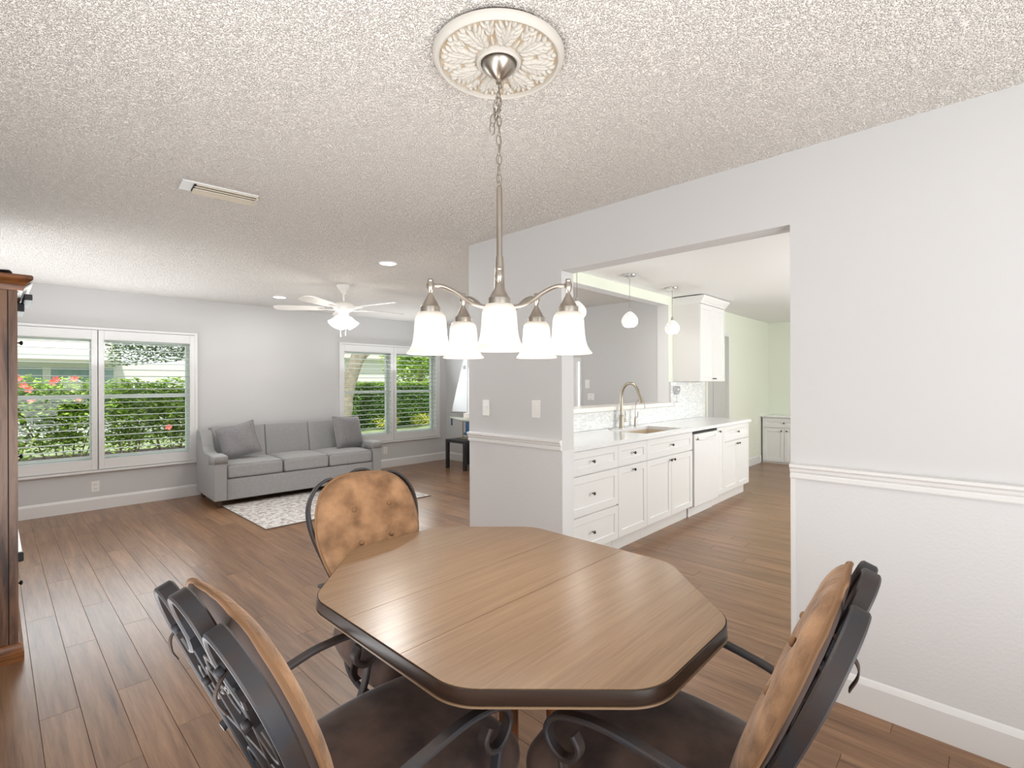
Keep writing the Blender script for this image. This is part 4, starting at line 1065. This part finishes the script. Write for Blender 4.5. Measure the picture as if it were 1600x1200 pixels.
# dishwasher
t = thing('dishwasher', 'white dishwasher with a pocket handle between the cabinets', 'dishwasher', (0, 0, 0))
a, b2 = U[3], U[4]
MB().box(a + .012, b2 - .004, FY + .02, YBK, .10, .86).obj('tub', M['appliance'], t)
MB().box(a + .014, b2 - .006, FY - .016, FY + .018, .115, .855).obj('door', M['appliance'], t, bevel=.006)
MB().box(a + .014, b2 - .006, FY - .004, FY + .03, .857, .875).obj('control_strip', M['black'], t)
MB().strap(cr([(a + .09, FY - .018, .815), (a + .12, FY - .032, .80), ((a + b2) / 2, FY - .036, .793), (b2 - .12, FY - .032, .80), (b2 - .09, FY - .018, .815)], 6), (0, 0, 1), .018, .010).obj('handle', M['appliance'], t, smooth='auto')
MB().box(a + .05, a + .10, FY - .0175, FY - .0155, .79, .806).obj('badge', M['nickel'], t)
MB().box(a + .014, b2 - .006, 2.19, 2.25, 0, .10).obj('kick_plate', M['appliance'], t)
t = thing('base_cabinet', 'very narrow white pull-out cabinet just past the dishwasher', 'cabinet', (0, 0, 0), 0, 'white kitchen base cabinets')
carcass(t, U[4], U[5]); d = front(t, 'door', U[4], U[5], Z0, Z1 - .006, fr=.05); knob(d, U[4] + .06, .835)
t = thing('base_cabinet', 'white base cabinet with drawer and two doors at the far end of the counter', 'cabinet', (0, 0, 0), 0, 'white kitchen base cabinets')
carcass(t, U[5], U[6])
d = front(t, 'drawer', U[5], U[6], ZM, Z1 - .006); knob(d, (U[5] + U[6]) / 2, (ZM + Z1) / 2)
mx_ = (U[5] + U[6]) / 2
d = front(t, 'door', U[5], mx_, Z0, .696); knob(d, mx_ - .035, .655)
d = front(t, 'door', mx_, U[6], Z0, .696); knob(d, mx_ + .035, .655)
# worktop with sink cut-out
SX0, SX1, SY0, SY1 = 4.08, 4.84, 2.21, 2.60
b = MB()
ya, yb = 2.11, YK - .03
b.box(2.652, SX0, ya, yb, .888, .92).box(SX1, 6.58, ya, yb, .888, .92).box(SX0, SX1, ya, SY0, .888, .92).box(SX0, SX1, SY1, yb, .888, .92)
tag(b.obj('worktop', M['quartz'], bevel=0.0), 'long polished white worktop over the kitchen base cabinets', 'worktop')
t = thing('sink', 'beige undermount sink let into the white worktop', 'sink', (0, 0, 0))
b = MB(); w_ = .008
b.box(SX0 - w_, SX0, SY0 - w_, SY1 + w_, .70, .888).box(SX1, SX1 + w_, SY0 - w_, SY1 + w_, .70, .888).box(SX0, SX1, SY0 - w_, SY0, .70, .888).box(SX0, SX1, SY1, SY1 + w_, .70, .888).box(SX0 - w_, SX1 + w_, SY0 - w_, SY1 + w_, .69, .70)
b.obj('basin', M['sink'], t)
MB().lathe([(0, 0), (.035, 0), (.04, .004), (0, .005)], 20, ((SX0 + SX1) / 2, 2.42, .70)).obj('drain', M['nickel'], t)
# taps
t = thing('kitchen_faucet', 'tall gooseneck pull-down kitchen faucet in brushed nickel behind the sink', 'faucet', (4.456, 2.69, .92))
MB().lathe([(0, 0), (.030, 0), (.030, .006), (.024, .012), (.023, .12), (.019, .13), (0, .13)], 24).obj('body', M['faucet'], t, smooth='auto')
MB().tube(cr([(0, 0, .12), (0, 0, .22), (0, 0, .33), (0, -.022, .405), (0, -.075, .452), (0, -.135, .448), (0, -.180, .40), (0, -.205, .335)], 7), [.0145] * 50, 14).obj('spout', M['faucet'], t, smooth=True)
MB().lathe([(.015, 0), (.017, .03), (.021, .075), (.021, .085), (0, .086)], 18, (0, -.203, .34), (0, -.33, -.94)).obj('spray_head', M['faucet'], t, smooth='auto')
MB().lathe([(.012, 0), (.015, .02), (.015, .045), (0, .05)], 16, (.02, 0, .075), (1, -.2, 0)).tube([(.055, -.01, .08), (.06, -.012, .12), (.05, -.012, .17)], .006, 8).obj('handle', M['nickel'], t, smooth='auto')
t = thing('filter_faucet', 'slim hooked drinking-water tap beside the tall kitchen faucet', 'faucet', (4.755, 2.70, .92))
MB().lathe([(0, 0), (.020, 0), (.016, .02), (.011, .09), (.008, .10), (0, .10)], 18).obj('body', M['nickel'], t, smooth='auto')
MB().tube(cr([(0, 0, .09), (0, 0, .20), (.0, -.01, .25), (0, -.05, .285), (0, -.09, .27), (0, -.11, .22), (0, -.112, .19)], 6), .005, 8).obj('spout', M['nickel'], t, smooth=True)
MB().tube([(.012, 0, .08), (.03, -.01, .10), (.032, -.012, .15)], .003, 6).obj('lever', M['dark_knob'], t)
tag(MB().lathe([(0, 0), (.024, 0), (.024, .005), (.015, .009), (0, .009)], 20, (4.235, 2.68, .92)).obj('sink_button', M['faucet'], smooth='auto'), 'small flat round metal button on the worktop before the tall faucet', 'button')
# ledge and mosaic backsplash
tag(MB().box(XW2, X3 + .0, YK - .055, YL + .16, 1.10, 1.14).box(X3, X3 + .22, YK - .085, YK - .03, 1.10, 1.14).obj('serving_ledge', M['ledge'], bevel=.003), 'white ledge capping the half wall of the pass-through', 'ledge')
bs = thing('backsplash', 'glassy white mosaic tile backsplash behind the sink', 'backsplash', (0, 0, 0))
MB().box(XW2, X3, YK - .024, YK - .0005, .92, 1.10).box(X3, 6.73, YK - .024, YK - .0005, .92, 1.393).obj('grout_bed', M['grout'], bs)
ti = MB(); z = .923; row = 0
while z < 1.39:
    x = XW2 + .003 - (row % 2) * .02
    while x < 6.72:
        l = random.choice((.022, .034, .047, .047)); xa, xb = max(x, XW2 + .002), x + l - .0015
        top = 1.098 if xa < X3 - .0 else 1.392
        if z + .0135 < top and xb < 6.728:
            r_ = Matrix.Rotation(rnd(-.05, .05), 3, 'X') @ Matrix.Rotation(rnd(-.05, .05), 3, 'Z')
            ti.box(xa, xb, YK - .0285, YK - .023, z, z + .0135, rot=r_)
        x += l
    z += .015; row += 1
ti.obj('mosaic_tiles', M['mosaic'], bs, kind='stuff')
# stemmed glass holder on the ledge in front of the tiles
t = thing('glass_goblet', 'clear stemmed glass holder standing in the corner of the ledge before the mosaic tiles', 'glass', (5.80, 2.728, 1.14))
MB().lathe([(0, 0), (.034, 0), (.034, .003), (.005, .009), (0, .009)], 20).obj('foot', M['clear_glass'], t, smooth='auto')
MB().lathe([(.005, .008), (.004, .09)], 12).obj('stem', M['clear_glass'], t)
MB().shell([(.005, .09), (.03, .10), (.042, .13), (.044, .165), (.040, .20), (.038, .20), (.042, .165), (.040, .132), (.028, .104), (.004, .094)], 24).obj('bowl', M['clear_glass'], t, smooth=True)

# wall cabinet
WX0, WX1, WYF = 5.83, 6.60, 2.44
t = thing('wall_cabinet', 'white wall cabinet with two shaker doors and crown hanging over the far worktop', 'cabinet', (0, 0, 0))
MB().box(WX0, WX1, WYF + .02, YK, 1.395, 2.36).obj('carcass', M['cab_side'], t, bevel=.002)
mx_ = (WX0 + WX1) / 2
d = front(t, 'door', WX0, mx_, 1.397, 2.33, y=WYF); knob(d, mx_ - .03, 1.43, y=WYF, r=.009)
d = front(t, 'door', mx_, WX1, 1.397, 2.33, y=WYF); knob(d, mx_ + .03, 1.43, y=WYF, r=.009)
prof = [(-.02, 2.335), (.004, 2.335), (.006, 2.352), (.018, 2.362), (.032, 2.388), (.045, 2.402), (.05, 2.412), (.05, 2.428), (-.02, 2.428)]
n = len(prof); path = [(WX0, YK, -.3, 0), (WX0, WYF, -.3, -1), (WX1, WYF, 1, -1), (WX1, YK, 1, 0)]
vs = [(x + p * nx, y + p * ny, z) for (x, y, nx, ny) in path for p, z in prof]
fs = [(i * n + k, i * n + (k + 1) % n, (i + 1) * n + (k + 1) % n, (i + 1) * n + k)[::-1] for i in range(3) for k in range(n)] + [tuple(range(n)), tuple(3 * n + k for k in range(n))[::-1]]
MB().add(vs, fs).obj('crown_moulding', M['cabinet'], t, smooth='auto')
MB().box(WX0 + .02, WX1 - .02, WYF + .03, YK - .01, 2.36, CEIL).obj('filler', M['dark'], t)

# pendants
def pendant(x, y, lab, g='crystal pendants over the sink'):
    t = thing('pendant_light', lab, 'pendant light', (x, y, 0), 0, g)
    MB().lathe([(0, 2.424), (.058, 2.424), (.062, 2.43), (.062, 2.44), (0, 2.44)], 28).obj('canopy', M['chrome'], t, smooth='auto')
    MB().tube([(0, 0, 2.425), (0, 0, 2.11)], .0028, 8).obj('cord', M['nickel'], t)
    MB().lathe([(0, 2.075), (.014, 2.075), (.013, 2.10), (.006, 2.115), (0, 2.115)], 16).obj('socket', M['chrome'], t, smooth='auto')
    MB().lathe([(.045, 1.928), (.062, 1.938), (.076, 1.960), (.081, 1.985), (.076, 2.010), (.062, 2.035), (.042, 2.057), (.022, 2.074), (.012, 2.08), (0, 2.08)], 32).obj('lamp_shade', M['pendant'], t, smooth=True)
    return t
Pp = pendant(4.30, 2.50, 'round crystal pendant light, middle of three, above the tall faucet')
dup(Pp, (5.215, 2.50, 0), None, 'round crystal pendant light nearest the wall cabinet')
dup(Pp, (3.43, 2.50, 0), None, 'round crystal pendant light peeking out behind a chandelier shade')

# far cabinet in the green corner
FX = 9.17
t = thing('base_cabinet', 'white cabinet with drawer and doors in the far green corner', 'cabinet', (0, 0, 0))
MB().box(FX + .02, XK - .002, 1.55, YK - .02, .0, .785).obj('carcass', M['cab_side'], t)
fl = lambda v_: (FX + (v_[1] - FY), v_[0], v_[2])
for i, (ya, yb) in enumerate(((2.08, 2.755), (1.56, 2.07))):
    yy = (ya + yb) / 2
    d = front(t, 'drawer', ya, yb, .61, .765, flip=fl); knob(d, 0, 0, axis=(-1, 0, 0), pos=(FX, yy, .69))
    for q0, q1, kk in ((yy, yb, yy + .04), (ya, yy, yy - .04)):
        d = front(t, 'door', q0, q1, .03, .60, flip=fl); knob(d, 0, 0, axis=(-1, 0, 0), pos=(FX, kk, .56))
tag(MB().box(FX - .03, XK, 1.53, YK, .787, .815).obj('counter_slab', M['quartz'], bevel=.003), 'white counter slab on the far corner cabinet', 'worktop')

# ---------------------------------------------------------------- outdoors
tag(MB().box(-30, 40, 7.6, 60, -.25, -.12).obj('lawn', M['grass'], kind='stuff'), 'pale green lawn outside the windows', 'lawn')
MB().box(-6, 14, -12, -2.4, -.25, -.12).obj('patio', M['house'], kind='structure')
tag(MB().box(-3, 5.5, 12.2, 13.9, -.12, -.09).obj('mulch_bed', M['mulch'], kind='stuff'), 'dark mulch bed under the hibiscus hedge', 'mulch')
def leaves(cnt, pos, size, aspect=.55, updown=.6):
    b = MB(); V = []; F_ = []
    for _ in range(cnt):
        p = pos()
        if p is None: continue
        s = size * rnd(.6, 1.25)
        a = rnd(0, 2 * PI); el = rnd(-updown, updown); d = Vector((math.cos(a) * math.cos(el), math.sin(a) * math.cos(el), math.sin(el)))
        q = d.cross(Vector((rnd(-.6, .6), rnd(-.6, .6), 1))).normalized() * aspect
        p = Vector(p); o = len(V); k = d.cross(q).normalized() * s * .12
        V += [p - d * s * .5, p + q * s * .5 + k, p + d * s * .5, p - q * s * .5 + k]; F_ += [(o, o + 1, o + 2), (o, o + 2, o + 3)]
    b.v = [tuple(v_) for v_ in V]; b.f = F_; return b
def blob(cx, cy, cz, rx, ry, rz_, shell_=.55):
    def f():
        while 1:
            u = Vector((rnd(-1, 1), rnd(-1, 1), rnd(-1, 1)))
            if 0.05 < u.length < 1: break
        r = shell_ + (1 - shell_) * random.random(); u = u.normalized() * r
        return (cx + u.x * rx, cy + u.y * ry, cz + u.z * rz_)
    return f
hib = [(0.1, 12.9, 1.05, .95, .58), (1.0, 13.1, 1.0, .85, .55), (1.95, 12.9, .98, .75, .56), (2.75, 13.0, .95, .72, .60), (3.35, 13.1, .7, .35, .62), (-1.2, 13.0, 1.0, .85, .55)]
labs = ['hibiscus bush with coral flowers behind the shutter nearest the tall cabinet', 'leafy hibiscus bush filling the middle of the nearer window', 'hibiscus bush seen past the shutter stile of the nearer window', 'hibiscus bush bearing a single low coral flower', 'slender hibiscus bush at the end of the hedge by the sofa', 'hibiscus bush hidden partly behind the tall wooden cabinet']
for (cx, cy, cz, rx, rz_), lb in zip(hib, labs):
    t = thing('hibiscus_bush', lb, 'bush', (cx, cy, -.12), 0, 'hibiscus hedge')
    pf = blob(0, 0, cz + .12, rx, .55, rz_, .2)
    def pos(pf=pf):
        p = pf(); return p
    leaves(4200, pos, .11).obj('foliage', M['leaf_hib'], t, kind='stuff')
    pf2 = blob(0, .1, .45, rx * .9, .45, .4, .1)
    leaves(900, pf2, .11).obj('low_foliage', M['leaf_hib'], t, kind='stuff')
    for k in range(6):
        x = rnd(-.7, .7) * rx
        MB().tube(cr([(x * .5, rnd(-.1, .1), 0), (x * .7, rnd(-.15, .15), .35), (x, rnd(-.2, .2), .8)], 4), .012, 6).obj('stem', M['stem'], t)
def flower(b, x, y, z, s=.075):
    vs = [(x, y, z)]; fs = []
    for k in range(5):
        a = 2 * PI * k / 5 + rnd(-.2, .2)
        for da, rr in ((-.5, .8), (0, 1.0), (.5, .8)):
            vs.append((x + math.cos(a + da) * s * rr, y - .03 * rr, z + math.sin(a + da) * s * rr))
        o = len(vs); fs.append((0, o - 3, o - 2)); fs.append((0, o - 2, o - 1))
    return b.add(vs, fs)
bushes = [o for o in COL.objects if o.name.startswith('hibiscus_bush')]
for bi, lst in ((0, [(.20, -.75, 1.62), (.26, -.75, 1.50), (.33, -.78, 1.42), (.36, -.75, 1.25), (.65, -.72, 1.55)]), (1, [(.05, -.75, 1.62), (.12, -.75, 1.25), (-.2, -.72, 1.6)]), (3, [(-.25, -.78, .62)])):
    for (x, y, z) in lst:
        o = flower(MB(), x, y, z + .0, .064).obj('flower', M['petal'], bushes[bi])
        so = o.modifiers.new('solid', 'SOLIDIFY'); so.thickness = .006
# trimmed hedge
hd = thing('clipped_hedge', 'dense box-clipped green hedge outside the window beside the corner', 'hedge', (9.8, 15.0, -.12))
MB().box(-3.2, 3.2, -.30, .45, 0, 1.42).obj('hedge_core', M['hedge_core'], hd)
def hp_():
    if random.random() < .78: return (rnd(-3.3, 3.3), rnd(-.46, -.28), rnd(.0, 1.52))
    return (rnd(-3.3, 3.3), rnd(-.45, .5), rnd(1.40, 1.55))
leaves(15000, hp_, .085).obj('foliage', M['leaf_hedge'], hd, kind='stuff')
leaves(2600, lambda: (rnd(-3.3, 3.3), rnd(-.48, .5), rnd(1.46, 1.58)), .09).obj('new_growth', M['leaf_lime'], hd, kind='stuff')
for x, lb in ((8.9, 'low yellow-leaved shrub before the clipped hedge, nearer the sofa'), (10.3, 'low yellow-leaved shrub before the clipped hedge, nearer the corner')):
    t = thing('yellow_shrub', lb, 'shrub', (x, 14.2, -.12), 0, 'yellow shrubs before the hedge')
    leaves(260, blob(0, 0, .26, .55, .25, .24, .3), .09).obj('foliage', M['leaf_yellow'], t, kind='stuff')
# trees
t = thing('tree', 'thick leaning grey tree trunk outside the window beside the corner', 'tree', (6.45, 12.6, -.12))
MB().tube(cr([(0, 0, 0), (.15, 0, .9), (.42, 0, 1.9), (.95, 0, 3.2), (1.4, .2, 4.6)], 6), [.24] * 7 + [.19] * 8 + [.15] * 10, 14).obj('trunk', M['bark'], t, smooth=True)
MB().tube(cr([(.5, 0, 2.0), (1.1, .1, 2.5), (2.0, .2, 2.9)], 5), .07, 8).obj('branch', M['bark'], t, smooth=True)
leaves(700, blob(2.6, .3, 2.35, .75, .5, .45, .1), .16).obj('foliage', M['leaf_hib'], t, kind='stuff')
t = thing('tree', 'bright lime green leafy tree rising above the clipped hedge', 'tree', (12.6, 17.5, -.12))
leaves(7000, blob(0, 0, 2.75, 1.9, 1.0, 1.6, .3), .17).obj('foliage', M['leaf_lime'], t, kind='stuff')
MB().tube([(0, 0, 0), (.1, 0, 2.6)], .12, 8).obj('trunk', M['bark'], t)
t = thing('tree', 'grey-green overhanging tree branch at the top of the nearer window', 'tree', (3.6, 12.0, -.12))
leaves(2600, lambda: (lambda u, v: (-2.1 + 1.7 * u, rnd(-.4, .4), 2.44 - .60 * v * (1 - .35 * u)))(random.random(), random.random() ** 1.8), .085).obj('foliage', M['leaf_far'], t, kind='stuff')
MB().tube(cr([(1.2, .3, 0), (1.2, .3, 1.8), (.6, .2, 2.6), (-.6, 0, 2.62), (-1.8, 0, 2.45)], 6), .05, 8).obj('trunk', M['bark'], t, smooth=True)
# neighbouring house
h = thing('neighbour_house', 'pale single-storey house beyond the hibiscus hedge', 'house', (0, 19, -.12))
MB().box(-8, 9, 0, 4, 0, 2.15).obj('wall', M['house'], h)
MB().add([(-8.5, -.7, 2.15), (2.6, -.7, 2.15), (2.6, -.7, 2.42), (-8.5, -.7, 2.42), (-8.5, 3.0, 3.25), (2.6, 3.0, 3.25), (-8.5, 3.0, 2.15), (2.6, 3.0, 2.15)],
         [(0, 1, 2, 3), (3, 2, 5, 4), (0, 3, 4, 6), (1, 7, 5, 2), (0, 6, 7, 1), (4, 5, 7, 6)]).obj('roof', M['house_roof'], h)
MB().box(-8.5, 2.6, -.74, -.70, 2.20, 2.44).obj('gutter', M['house'], h)
for xa, xb in ((-1.6, .95), (1.12, 2.5)):
    f = MB().box(xa - .04, xb + .04, -.03, .0, .98, 2.02).obj('window', M['house'], h)
    MB().box(xa, xb, -.045, -.03, 1.02, 1.98).obj('pane', M['house_glass'], f)
h = thing('neighbour_house', 'white house wall beyond the clipped hedge and the leaning trunk', 'house', (14, 27, -.12))
MB().box(-6, 8, 0, 4, 0, 3.0).obj('wall', M['house'], h)
MB().box(-6.4, 8.4, -.6, 4.2, 3.0, 3.25).obj('roof', M['house_roof'], h)
f = MB().box(-1.6, -.8, -.03, 0, 1.3, 2.3).obj('window', M['house'], h); MB().box(-1.5, -.9, -.05, -.03, 1.4, 2.2).obj('pane', M['house_glass'], f)
